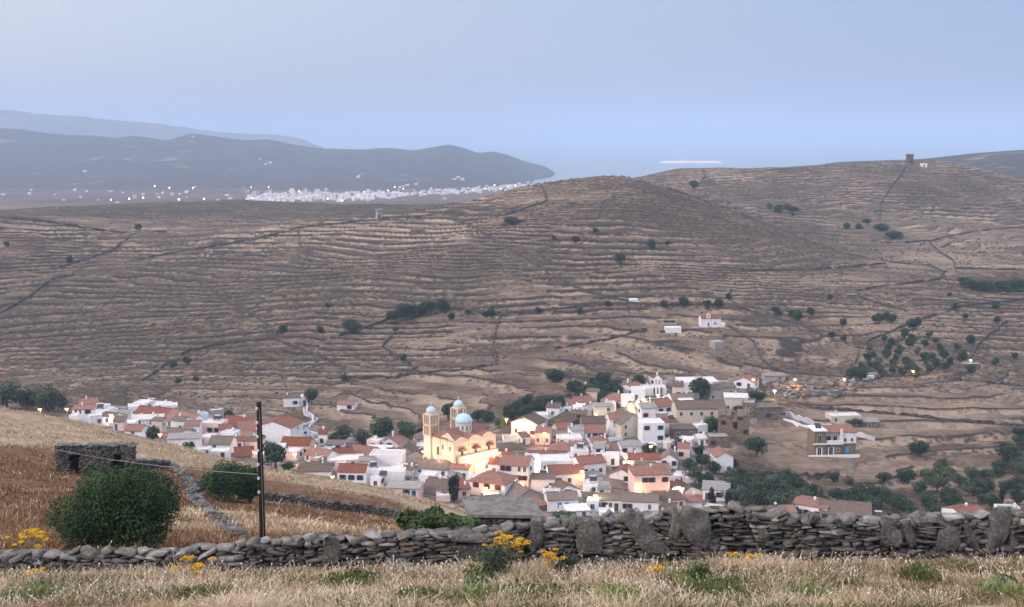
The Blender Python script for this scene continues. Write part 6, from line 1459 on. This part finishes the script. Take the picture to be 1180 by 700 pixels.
WD = 32.0
TOPY = {-250: 646, 0: 641, 60: 641, 100: 638, 200: 640, 230: 634, 280: 630, 300: 628, 360: 622, 400: 624, 450: 620, 480: 617, 530: 616, 570: 612, 600: 607, 640: 602, 700: 601, 750: 594, 800: 592, 850: 589, 880: 593, 930: 603, 980: 602, 1020: 600, 1050: 599, 1100: 598, 1150: 597, 1180: 594, 1400: 590}
BASY = {-250: 664, 0: 665, 150: 668, 300: 664, 450: 660, 600: 655, 750: 654, 900: 646, 1050: 648, 1180: 652, 1400: 652}
def ip(d, x): k = sorted(d); return float(np.interp(x, k, [d[i] for i in k]))
wall = empty('dry_stone_wall', P(590, 655, WD)); tag(wall, 'long grey dry-stone wall of stacked slabs right behind the dry meadow', 'stone wall')
W0 = wall.location.copy()
S = Stones(); mpx = WD / 1340
for layer, dy in ((0, 0.0), (1, .42)):
    yrow = 0
    xw = (-260 - CX) * mpx; xe = (1430 - CX) * mpx
    # courses
    z_levels = []
    z = -.35
    while z < 2.2:
        h = rng.uniform(.055, .12)
        x = xw + rng.uniform(0, .3)
        while x < xe:
            px = CX + x / mpx
            L_ = rng.uniform(.14, .50) * (1.15 if px > 350 else 1.0)
            zb = CAMZ - dep(ip(BASY, px)) * WD - .1; zt_ = CAMZ - dep(ip(TOPY, px)) * WD
            frac = (z) / max(.2, zt_ - zb)
            zz = zb + z
            if -.4 < z and zz + h * .5 < zt_ - .02:
                top = zz + h * 1.6 > zt_
                hh = h * rng.uniform(.9, 1.35) * (1.35 if top else 1)
                S.stone((x + L_ / 2 - W0.x, WD + dy + rng.uniform(-.11, .08) - W0.y + .05 * frac, zz + h / 2 + rng.uniform(-.015, .015) - W0.z), (L_ * 1.06, rng.uniform(.26, .42), hh), rng.uniform(-.15, .15), rng.normal(0, .13 if not top else .25))
            x += L_ * rng.uniform(.92, 1.02)
        z += h * .93
# cap stones of all sizes
x = xw
while x < xe:
    px = CX + x / mpx; zt_ = CAMZ - dep(ip(TOPY, px)) * WD
    L_ = rng.uniform(.22, .62); h = rng.uniform(.08, .22)
    S.stone((x + L_ / 2 - W0.x, WD + .2 + rng.uniform(-.12, .12) - W0.y, zt_ + h * .1 - W0.z), (L_, rng.uniform(.4, .6), h), rng.uniform(-.4, .4), rng.normal(0, .22), tint=rng.uniform(.55, 1.0))
    x += L_ * rng.uniform(.85, 1.3)
S.build('stacked_stones', rockm, wall)
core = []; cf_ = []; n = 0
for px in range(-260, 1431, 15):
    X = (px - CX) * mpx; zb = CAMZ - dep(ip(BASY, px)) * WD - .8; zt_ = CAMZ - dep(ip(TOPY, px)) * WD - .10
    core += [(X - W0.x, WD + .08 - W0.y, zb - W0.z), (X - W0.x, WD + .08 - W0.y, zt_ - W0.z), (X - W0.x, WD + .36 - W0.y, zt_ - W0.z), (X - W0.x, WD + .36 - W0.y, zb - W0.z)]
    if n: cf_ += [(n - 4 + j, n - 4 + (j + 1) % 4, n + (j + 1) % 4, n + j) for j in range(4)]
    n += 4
mobj('dark_core', npmesh('dark_core', core, cf_, corem), wall)
def boulder(px, py, w, h, tilt, thick, label, tint=.5, jit=.10, dy=-.12):
    """an upright slab set in the wall: one big rock with faces of its own"""
    import bmesh
    bm = bmesh.new(); bmesh.ops.create_icosphere(bm, subdivisions=4, radius=1)
    V = np.array([v.co[:] for v in bm.verts]); Fa = np.array([[v.index for v in f.verts] for f in bm.faces]); bm.free()
    V = blocky(V, .34); r_ = np.random.RandomState(int(px * 7 + py)); o = r_.uniform(0, 90)
    for k in range(12):
        c_ = r_.normal(size=3) if k > 1 else np.array([r_.uniform(-.25, .25), -1 + 2 * k, r_.uniform(-.3, .3)]); c_ /= np.linalg.norm(c_); dd = V @ c_; lim = r_.uniform(.58, .85) if k > 1 else .42; V = V - np.maximum(dd - lim, 0)[:, None] * c_ * .95
    ns = fbm(V[:, 0] * 3.5 + o + V[:, 1], V[:, 2] * 3.5 + V[:, 1] * 1.3, 3, 5); V = V * (1 + ns[:, None] * .24)
    V[:, 0] *= 1 - .12 * V[:, 2]
    V = V / np.abs(V).max(axis=0) * np.array([w * mpx / 2, thick / 2, h * mpx / 2 * .94])
    ct, st = math.cos(R(tilt)), math.sin(R(tilt)); V = np.stack([V[:, 0] * ct - V[:, 2] * st, V[:, 1], V[:, 0] * st + V[:, 2] * ct], -1)
    p = P(px, py + 2, WD + dy)
    me = npmesh('upright_slab', V, Fa, rockm, smooth=False); fattr(me, 'tint', np.full(len(V), tint * .8))
    ob = mobj('upright_slab', me, wall, p - W0); ob['label'] = label
for bq in [(113, 657, 28, 30, 0, .45, 'round dark boulder in the low left end', .35), (381, 636, 27, 48, 3, .4, 'tapering upright slab with orange lichen', .45), (540, 616, 52, 10, 1, .6, 'long flat capping slab with orange lichen', .55),
           (548, 638, 42, 36, 0, .5, 'dark rounded boulder under the flat capping slab', .35), (619, 618, 18, 42, -3, .35, 'narrow upright slab left of the rounded boulder', .4), (679, 611, 32, 54, 2, .5, 'tall pale boulder with flat top', .62),
           (744, 618, 27, 84, 42, .35, 'great slab leaning diagonally in the wall', .62), (801, 605, 42, 48, -6, .5, 'broad rounded boulder standing over the wall', .6), (778, 606, 13, 50, -10, .4, 'thin pale slab beside the broad boulder', .8),
           (1026, 615, 28, 42, 4, .4, 'triangular slab in the right part', .5), (1048, 617, 20, 40, 24, .35, 'slab leaning against the triangular one', .45), (1095, 619, 35, 46, -2, .4, 'wide grey slab in the right part', .58),
           (1118, 616, 14, 44, 14, .35, 'narrow leaning slab next to the wide grey one', .5), (1149, 610, 28, 60, -8, .45, 'tallest pointed slab near the right end', .58), (1168, 624, 15, 42, 6, .35, 'dark slab at the far right end', .4),
           (1068, 597, 36, 8, -2, .5, 'flat slab laid on top', .7), (937, 595, 19, 16, 10, .4, 'brown boulder on top of the wall', .45), (880, 612, 16, 18, 20, .35, 'squat brown boulder half way up', .6), (660, 604, 12, 14, 30, .3, 'small pale wedge stone', .85)]:
    boulder(*bq)

# other stone work on the near slope
def rubble_wall(pts, label, h, w, sz, d0=36, name='dry_stone_wall', tints=(0, 1), loose=0.0):
    S = Stones(); P3 = []
    for (a, b_), (c_, d_) in zip(pts[:-1], pts[1:]):
        A, B = hit(a, b_, d0), hit(c_, d_, d0)
        n = max(1, int((B - A).length / (sz * .8)))
        for k in range(n): P3.append(A.lerp(B, k / n))
    O = P3[0].copy(); O.z = gz(O.x, O.y)
    for p in P3:
        if loose and rng.rand() < .15: continue
        g = gz(p.x, p.y); z = 0; hh = h * rng.uniform(.8, 1.15)
        while z < hh:
            s_ = sz * rng.uniform(.6, 1.3); th = s_ * rng.uniform(.35, .6)
            for q in range(2 if w > sz * .8 else 1):
                S.stone((p.x - O.x + rng.uniform(-1, 1) * (sz * .2 + loose), p.y - O.y + (q - .5) * w * .5 + rng.uniform(-.5, .5) * loose, g - O.z + z), (s_, s_ * .9, th), rng.uniform(-.6, .6), rng.normal(0, .15 + loose * .3), tint=rng.uniform(*tints))
            z += th * .85
    root = empty(name, O); tag(root, label, 'stone wall'); S.build('stacked_stones', rockm, root); return root
rubble_wall([(306, 577), (345, 581), (380, 588), (430, 593), (470, 602), (495, 612)], 'dark second stone wall crossing the dry slope behind the wooden pole', .75, .5, .32, tints=(0, .6))
rubble_wall([(152, 541), (176, 541), (196, 540)], 'short dark wall joining the stone hut to the loose stones', .8, .5, .4, tints=(0, .5))
rubble_wall([(194, 538), (206, 546), (216, 556), (223, 568), (228, 580)], 'pale collapsed stone wall running down the dry slope, upper stretch', .40, .35, .34, tints=(.1, 1), loose=.34)
rubble_wall([(229, 582), (240, 592), (252, 602), (262, 613), (270, 622)], 'pale collapsed stone wall running down the dry slope, lower stretch', .34, .3, .26, tints=(.1, 1), loose=.30)
rubble_wall([(222, 562), (240, 566), (252, 570)], 'short wall stub behind the round green shrub', .6, .5, .4, tints=(.1, .7))

# stone field hut
hm2 = rockm
g = hit(110, 548, 60); D = g.y; m_ = D / 1365
hut = empty('stone_field_hut', P(110, 546, D), R(3)); tag(hut, 'roofless-looking grey dry-stone field hut with two dark doorways on the near slope', 'hut')
W = 84 * m_; H = 33 * m_; S = Stones()
def in_open(x, z):
    return (abs(x + W * .27) < .42 and z < H * .66) or (abs(x - W * .31) < .42 and z < H * .70)
z = -.5
while z < H:
    h = rng.uniform(.09, .17); x = -W / 2
    while x < W / 2:
        L_ = rng.uniform(.18, .45)
        if not in_open(x + L_ / 2, z): S.stone((x + L_ / 2, 0, z + h / 2), (L_ * 1.05, .45, h * 1.15), rng.uniform(-.1, .1), rng.normal(0, .05), tint=rng.uniform(0, .75))
        x += L_
    y = 0
    while y < .8:
        L_ = rng.uniform(.2, .45); S.stone((W / 2, y, z + h / 2), (.4, L_ * 1.05, h * 1.15), 0, 0, tint=rng.uniform(0, .7)); S.stone((-W / 2, y, z + h / 2), (.4, L_ * 1.05, h * 1.15), 0, 0, tint=rng.uniform(0, .7)); y += L_
    z += h * .95
S.build('wall', rockm, hut)
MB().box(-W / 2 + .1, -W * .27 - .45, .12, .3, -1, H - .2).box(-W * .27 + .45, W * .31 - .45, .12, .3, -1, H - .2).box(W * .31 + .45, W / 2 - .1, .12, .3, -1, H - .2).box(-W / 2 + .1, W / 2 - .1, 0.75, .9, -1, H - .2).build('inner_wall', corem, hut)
S = Stones(); x = -W / 2 - .1
while x < W / 2:
    L_ = rng.uniform(.4, .9)
    for y in (0, .5): S.stone((x + L_ / 2, y, H + .04 + rng.uniform(-.08, .08)), (L_ * 1.1, .6, rng.uniform(.1, .2)), rng.uniform(-.2, .2), rng.normal(0, .05), tint=rng.uniform(.5, .95))
    x += L_ * .95
S.build('slab_roof', rockm, hut)
for x in (-W * .27, W * .31): MB().box(x - .55, x + .55, -.2, .2, H * .70, H * .70 + .12).build('lintel', rockm, hut)

# hut with concrete roof, right behind the wall
conc = simple('weathered_concrete', [(.09, .085, .08), (.16, .15, .145), (.23, .22, .205)], 2.6, bumpd=.02)
D = 58.0; m_ = D / 1350; p = P(578, 592, D)
h2 = empty('concrete_roofed_shed', (p.x, p.y, p.z - 2.1), R(-3)); tag(h2, 'low stone shed with a big flat grey concrete roof slab just behind the wall', 'shed')
q = MB(); a = 50 * m_
q.add([(-a * .78, 0, 2.02), (a, -.1, 2.06), (a * .62, 3.1, 2.10), (-a * 1.05, 2.6, 2.14), (-a * .78, 0, 1.88), (a, -.1, 1.9), (a * .62, 3.1, 1.95), (-a * 1.05, 2.6, 1.98)], [(0, 1, 2, 3), (7, 6, 5, 4), (0, 4, 5, 1), (1, 5, 6, 2), (2, 6, 7, 3), (3, 7, 4, 0)])
q.build('roof_slab', conc, h2)
S = Stones(); z = -.8
while z < 1.75:
    h = rng.uniform(.1, .2); x = -a * .7
    while x < a * .9:
        L_ = rng.uniform(.2, .5)
        if not (a * .45 < x < a * .68 and z > .2): S.stone((x + L_ / 2, .25, z + h / 2), (L_ * 1.05, .4, h * 1.15), rng.uniform(-.1, .1), 0, tint=rng.uniform(0, .5))
        x += L_
    z += h
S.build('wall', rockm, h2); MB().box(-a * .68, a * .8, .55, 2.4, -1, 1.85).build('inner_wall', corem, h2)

# wooden pole and its cable
D = 39.0; m_ = D / 1365; pb = P(303, 631, D); ptop = P(303.2, 464, D)
pole = empty('wooden_pole', (pb.x, D, gz(pb.x, D))); hp = ptop.z - pole.location.z
tag(pole, 'dark tarred wooden pole with pale cable clips standing behind the stone wall', 'utility pole')
MB().lathe([(.105, -.5), (.10, 1.0), (.09, hp * .7), (.082, hp), (.02, hp + .03)], 12).build('pole', woodpole, pole)
for k, z in enumerate(np.linspace(.42, .965, 7)):
    MB().box(-.095, -.02, -.125, -.07, hp * z - .045, hp * z + .04).build('cable_clip', SHUT['d'], pole)
MB().tube([(0.05, -.085, -.3), (.045, -.083, hp * .5), (.03, -.075, hp * .97)], .012, 5).build('riser_cable', metal, pole)
A = P(298, 547, D); B = P(-60, 470, 120); pts = []
for t in np.linspace(0, 1, 24):
    q = A.lerp(B, t); q.z -= 4 * 1.2 * t * (1 - t); pts.append(tuple(q))
cb = MB().tube(pts, .011, 5).build('overhead_cable', simple('grey_cable', [(.20, .21, .22), (.28, .29, .30)], 2)); tag(cb, 'thin grey cable sagging from the wooden pole across the left slope', 'cable')
B2 = P(-40, 482, 130)
# ------------------------------------------------------------------ near shrubs
def shrub(px, yb, rx, h, D, n, leaf, kind, label, seed, asp=1.9, name='shrub', blobs=34, clumps=None):
    p = P(px, yb, D); m_ = D / 1355
    root = empty(name, p); tag(root, label, 'shrub')
    mobj('foliage', crown_mesh('foliage', rx * m_, h * m_ / 2, n, leaf, seed, LM[kind], blobs, aspect=asp, fill=.25), root, (0, 0, -.05))
    m = MB(); rr = random.Random(seed)
    for k in range(7):
        a = rr.uniform(0, 6.28); e = rr.uniform(.3, .7) * rx * m_
        m.tube([(0, 0, -.3), (math.cos(a) * e * .4, math.sin(a) * e * .4, h * m_ * .35), (math.cos(a) * e, math.sin(a) * e, h * m_ * .7)], [.06, .04, .012], 6)
    m.build('stems', bark, root); return root
shrub(134, 641, 70, 112, 38.5, 62000, .050, 's', 'large dense dark green shrub behind the left part of the stone wall', 5, asp=1.5, blobs=60)
g = hit(268, 578, 40); shrub(262, 580, 28, 52, g.y, 12000, .09, 's', 'round green shrub left of the wooden pole, upslope of the large one', 8)
g = hit(286, 580, 40); shrub(288, 580, 17, 48, g.y, 8000, .09, 's', 'narrower green shrub touching the wooden pole', 9)
for k, (px, yb, rx, h) in enumerate([(478, 615, 22, 28), (500, 618, 24, 34), (525, 617, 24, 26), (545, 616, 14, 20)]):
    shrub(px, yb, rx, h, 44 + k, 2600, .10, 'v', ['light green bramble at the left end of the row behind the wall', 'tallest light green bramble behind the wall', 'light green bramble left of the flat capping slab', 'small bramble above the flat capping slab'][k], 20 + k, 2.4)
shrub(590, 632, 16, 18, 34, 900, .08, 'g', 'dark green leaves growing out of the wall by the yellow umbels', 31, 2.2)

# ------------------------------------------------------------------ dry grass
gmats = {}
def grassmat(name, cols):
    m, N, L, b = mat(name, .9, .1); at = N.new('ShaderNodeAttribute'); at.attribute_name = 'tint'
    r = N.new('ShaderNodeValToRGB'); el = r.color_ramp.elements
    while len(el) < len(cols): el.new(.5)
    for k, c in enumerate(cols): el[k].position = k / (len(cols) - 1); el[k].color = (*c, 1)
    L.new(at.outputs['Fac'], r.inputs[0]); L.new(r.outputs[0], b.inputs['Base Color']); return m
GM = grassmat('dry_grass', [(.16, .11, .07), (.29, .205, .13), (.41, .305, .195), (.53, .42, .29), (.70, .60, .46)])
GR = grassmat('rust_grass', [(.09, .048, .028), (.16, .088, .048), (.23, .13, .07), (.30, .19, .11)])
GG = grassmat('green_weeds', [(.05, .07, .022), (.085, .115, .035), (.14, .165, .06)])
def blades(name, X, Y, h, w, m, label, tint, lean=.35, head=0.0, bend=.6):
    n = len(X); Z = land(X, Y)[0] - .03
    a = rng.uniform(0, 6.283, n); la = rng.uniform(0, 6.283, n); l = h * np.abs(rng.normal(0, lean, n))
    dx, dy = np.cos(a) * w / 2, np.sin(a) * w / 2; lx, ly = np.cos(la) * l, np.sin(la) * l
    z1 = h * .55; z2 = h
    V = np.stack([np.stack([X - dx, Y - dy, Z], -1), np.stack([X + dx, Y + dy, Z], -1),
                  np.stack([X + lx * .35 + dx * .8, Y + ly * .35 + dy * .8, Z + z1], -1), np.stack([X + lx * .35 - dx * .8, Y + ly * .35 - dy * .8, Z + z1], -1),
                  np.stack([X + lx + dx * .3, Y + ly + dy * .3, Z + z2], -1), np.stack([X + lx - dx * .3, Y + ly - dy * .3, Z + z2], -1)], 1)
    q = np.arange(n)[:, None] * 6
    Fq = np.concatenate([q + np.array([0, 1, 2, 3]), q + np.array([3, 2, 4, 5])])
    V = V.reshape(-1, 3); T = np.repeat(tint, 6)
    k = rng.rand(n) < head
    if k.any():                                       # seed heads
        nh = k.sum(); hx = (X + lx)[k]; hy = (Y + ly)[k]; hz_ = (Z + z2)[k]; s = w[k] * rng.uniform(.7, 1.4, nh); hl = s * rng.uniform(.8, 1.5, nh)
        b2 = rng.uniform(0, 3.14, nh); cx, cy = np.cos(b2) * s, np.sin(b2) * s
        H = np.stack([np.stack([hx - cx, hy - cy, hz_], -1), np.stack([hx, hy, hz_ - hl], -1), np.stack([hx + cx, hy + cy, hz_], -1), np.stack([hx + lx[k] * .1, hy + ly[k] * .1, hz_ + hl], -1)], 1).reshape(-1, 3)
        o = len(V); V = np.concatenate([V, H]); Fq = np.concatenate([Fq, o + np.arange(nh * 4).reshape(-1, 4)]); T = np.concatenate([T, np.repeat(np.clip(tint[k] + .22, 0, 1), 4)])
    me = npmesh(name, V, Fq, m); fattr(me, 'tint', T); o = mobj(name, me); tag(o, label, kind='stuff'); return o
def scatter(n, d0, d1, px0, px1):
    D = d0 + (d1 - d0) * rng.rand(n); px = rng.uniform(px0, px1, n); return (px - CX) * D / 1345, D, px
X, Y, px = scatter(200000, 24.2, 31.9, -60, 1240)
cl = fbm(X / 1.1, Y / 1.1, 201, 3); big = fbm(X / 5, Y / 4, 203, 3)
keep = rng.rand(len(X)) < np.clip(.75 + cl * 1.6, .1, 1); X, Y, cl, big = X[keep], Y[keep], cl[keep], big[keep]
h = (.05 + .21 * rng.rand(len(X)) ** 1.8) * np.clip(1 + cl * 2.2 + big * 1.4, .3, 2.0) * np.clip((32.3 - Y) / 1.2, .5, 1)
blades('dry_grass', X, Y, h, rng.uniform(.010, .020, len(X)), GM, 'pale dry grass of the meadow in front of the stone wall', np.clip(rng.normal(.50, .24, len(X)) + big * 1.5 + cl * .9, 0, 1), 1.1, .14)
k = rng.rand(len(X)) < np.clip((fbm(X / 2.2, Y / 1.6, 211, 3) + .05) * 3.6, 0, .6)
blades('green_weeds', X[k] + .05, Y[k], h[k] * .9, rng.uniform(.02, .045, k.sum()), GG, 'low green weeds mixed into the dry meadow', rng.rand(k.sum()), .7)
for j, (cx_, cy_, sx_, n_) in enumerate([(838, 690, 30, 2600), (800, 676, 16, 900), (560, 668, 16, 1100), (550, 692, 22, 1100), (405, 676, 26, 1300), (712, 696, 22, 1000), (620, 690, 24, 900), (1158, 688, 18, 700), (1060, 672, 16, 500), (40, 688, 24, 900), (240, 690, 26, 700), (930, 690, 20, 600), (480, 694, 20, 700)]):
    Dc = 25.6 + (699 - cy_) / 42 * 5.4; Yc = Dc + rng.normal(0, .42, n_); Xc = (cx_ + rng.normal(0, sx_ * .6, n_) - CX) * Dc / 1345; kc = (Yc > 24.5) & (Yc < 31.5); Xc, Yc = Xc[kc], Yc[kc]
    blades('green_herb', Xc, Yc, rng.uniform(.08, .34, len(Xc)), rng.uniform(.02, .05, len(Xc)), [GG, grassmat('pale_herb', [(.10, .13, .05), (.19, .23, .09), (.27, .31, .14)])][j % 2], 'green herbs growing in a patch of the dry meadow', rng.rand(len(Xc)), .7, .25)
nf = 15000                                            # pale seed tufts and dead brown stalks standing above the grass
Xf, Yf, _ = scatter(nf, 25, 31.6, -60, 1240); kf = rng.rand(nf) < np.clip(.3 + fbm(Xf / 1.6, Yf / 1.2, 215, 3) * 3, .03, 1); Xf, Yf = Xf[kf], Yf[kf]
blades('seed_tufts', Xf, Yf, rng.uniform(.10, .34, len(Xf)), rng.uniform(.014, .024, len(Xf)), grassmat('seed_tuft', [(.42, .33, .23), (.62, .54, .43), (.78, .73, .65)]), 'whitish seed heads swaying over the dry meadow', rng.rand(len(Xf)), .8, .9)
Xf, Yf, _ = scatter(5000, 25, 31.8, -60, 1240)
blades('dead_stalks', Xf, Yf, rng.uniform(.12, .42, len(Xf)), rng.uniform(.008, .014, len(Xf)), grassmat('dead_stalk', [(.06, .035, .025), (.14, .085, .055), (.22, .15, .10)]), 'dark dead stalks standing in the dry meadow', rng.rand(len(Xf)), .5, .35)
X, Y, px = scatter(90000, 32.6, 62, -40, 640)
rs_ = rustmap(X, Y); kk = (px < 620)
X, Y, rs_ = X[kk], Y[kk], rs_[kk]; cl = fbm(X / 2, Y / 2, 221, 3)
kr = rng.rand(len(X)) < rs_ * .85
for k, m, nm, lb in ((kr, GR, 'rust_grass', 'rust-brown dead grass on the slope behind the wall'), (~kr, GM, 'dry_grass', 'straw-coloured grass on the slope behind the wall')):
    blades(nm, X[k], Y[k], rng.uniform(.05, .30, k.sum()) * np.clip(1 + cl[k] * 3, .3, 2.0), rng.uniform(.015, .035, k.sum()), m, lb, np.clip(rng.normal(.40, .25, k.sum()) + cl[k] * 1.5, 0, 1), .9, .05)
X, Y, px = scatter(120000, 60, 158, -40, 640)
rs_ = rustmap(X, Y); cl = fbm(X / 3, Y / 3, 231, 3); kr = rng.rand(len(X)) < rs_ * .8
ok = rng.rand(len(X)) < np.clip(.65 + cl * 2, 0, 1)
for k, m, nm, lb in ((kr & ok, GR, 'rust_grass', 'rust-brown grass around the stone hut'), (~kr & ok, GM, 'dry_grass', 'straw-coloured grass up to the crest of the near slope')):
    blades(nm, X[k], Y[k], rng.uniform(.05, .26, k.sum()) * np.clip(1 + cl[k] * 3, .3, 2.0), rng.uniform(.04, .09, k.sum()), m, lb, np.clip(rng.normal(.38, .24, k.sum()) + cl[k] * 1.6, 0, 1), .9)

# ------------------------------------------------------------------ yellow umbels and taller weeds
yel = simple('yellow_umbel', [(.70, .38, .01), (.85, .52, .02)], 20); stemm = simple('green_stem', [(.12, .13, .05), (.2, .19, .09)], 8)
def umbel(px, py_top, h_px, spread, D, nheads, label, seed):
    rr = np.random.RandomState(seed); m_ = D / 1345; top = P(px, py_top, D); gz_ = gz(top.x, D)
    root = empty('yellow_fennel', (top.x, D, gz_)); tag(root, label, 'wild flower'); Ht = top.z - gz_
    m = MB(); n_st = max(2, nheads // 5); V = []; Fq = []; nn = 0
    heads = []
    for k in range(nheads):
        hx = rr.normal(0, spread * m_ * .5); hy = rr.normal(0, spread * m_ * .4); hz_ = Ht - abs(rr.normal(0, .42)) * h_px * m_
        heads.append((hx, hy, hz_)); m.tube([(hx * .15, hy * .15, -.1), (hx * .4, hy * .4, hz_ * .6), (hx, hy, hz_)], [.010, .007, .004], 5)
    m.build('stem', stemm, root)
    for hx, hy, hz_ in heads:
        R_ = rr.uniform(.07, .13)
        for j in range(60):
            a = rr.uniform(0, 6.28); r_ = R_ * math.sqrt(rr.rand()); s = rr.uniform(.010, .02)
            c = np.array([hx + r_ * math.cos(a), hy + r_ * math.sin(a), hz_ + .03 - r_ * r_ * 3 + rr.uniform(-.012, .012)])
            t = rr.normal(size=3); t /= np.linalg.norm(t); u = np.cross(t, rr.normal(size=3)); u /= np.linalg.norm(u)
            V += [c - t * s, c - u * s, c + t * s, c + u * s]; Fq.append((nn, nn + 1, nn + 2, nn + 3)); nn += 4
    mobj('flower_head', npmesh('flower_head', np.array(V), np.array(Fq), yel), root)
umbel(585, 619, 26, 26, 30.8, 30, 'largest yellow-flowering fennel in front of the dark rounded boulder', 1)
umbel(636, 632, 22, 16, 30.6, 13, 'yellow fennel right of the largest one', 2)
umbel(755, 655, 14, 9, 29.6, 6, 'small yellow fennel low in the meadow under the leaning slab', 3)
umbel(224, 643, 24, 18, 30.6, 15, 'bright orange-yellow fennel in front of the wall left of the wooden pole', 4)
umbel(41, 657, 18, 14, 30.4, 11, 'yellow fennel near the left end of the meadow', 5)
umbel(37, 614, 18, 24, 33.6, 20, 'pale yellow fennel patch behind the left end of the wall', 6)
umbel(860, 639, 14, 16, 31.0, 10, 'yellow fennel against the right-hand part of the wall', 7)
def weed(px, yb, rx, h, D, kind, label, seed, n=1500, leaf=.03):
    o = shrub(px, yb, rx * 1.35, h * 1.25, D, n, leaf, kind, label, seed, 3.2, 'weed', 9)
    for c_ in o.children:
        if c_.name.startswith('stems'): c_.scale = (.3, .3, .6)
    return o
for k, a in enumerate([(835, 700, 32, 44, 27.6, 'v', 'bright green leafy weed low in the meadow centre right'), (805, 680, 14, 34, 28.5, 'v', 'slim green weed left of the bright leafy one'), (570, 672, 24, 46, 29.5, 'o', 'grey-green weed at the foot of the largest fennel'), (548, 690, 18, 26, 28.2, 'o', 'low grey-green weed below the fennel'),
                       (412, 678, 22, 20, 29, 'v', 'green herb patch in the meadow below the second wall'), (715, 700, 26, 22, 27.4, 'o', 'dark green weed at the bottom edge under the leaning slab'), (915, 694, 14, 16, 28, 'v', 'little green weed right of the bright leafy one'), (1060, 668, 14, 18, 29.8, 'o', 'dull green thistle before the right part of the wall'),
                       (655, 658, 14, 18, 30.4, 'o', 'leafy weed beside the second fennel'), (40, 690, 18, 18, 28.4, 'v', 'green weed patch at the left bottom'), (620, 696, 20, 20, 27.8, 'v', 'yellowish green herb at the bottom edge'), (1158, 690, 16, 26, 28, 'o', 'brownish weed near the right bottom corner')]):
    weed(*a, 70 + k)

# rubble on the top street
S = Stones(); O = hit(935, 448)
for k in range(420):
    px, py = rng.uniform(858, 1010), rng.uniform(437, 457)
    if px > 1000 - (py - 437) * 2 + 10: continue
    g = hit(px, py); s_ = rng.uniform(.4, 1.5) if rng.rand() < .85 else 2.2
    S.stone((g.x - O.x, g.y - O.y, g.z - O.z + .1), (s_ * 1.2, s_, s_ * .7), rng.uniform(0, 3), rng.normal(0, .2), tint=rng.uniform(.1, 1))
o = S.build('rubble', rockm, None, O); tag(o, 'rubble and building debris strewn along the top street', kind='stuff')
S = Stones(); O = hit(1045, 440)
for k in range(160):
    px, py = rng.uniform(985, 1100), rng.uniform(436, 446); g = hit(px, py); s_ = rng.uniform(.3, 1.0)
    S.stone((g.x - O.x, g.y - O.y, g.z - O.z + .1), (s_ * 1.2, s_, s_ * .7), rng.uniform(0, 3), 0, tint=rng.uniform(.1, .8))
o = S.build('rubble', rockm, None, O); tag(o, 'heap of grey stones by the field gate lamp', kind='stuff')
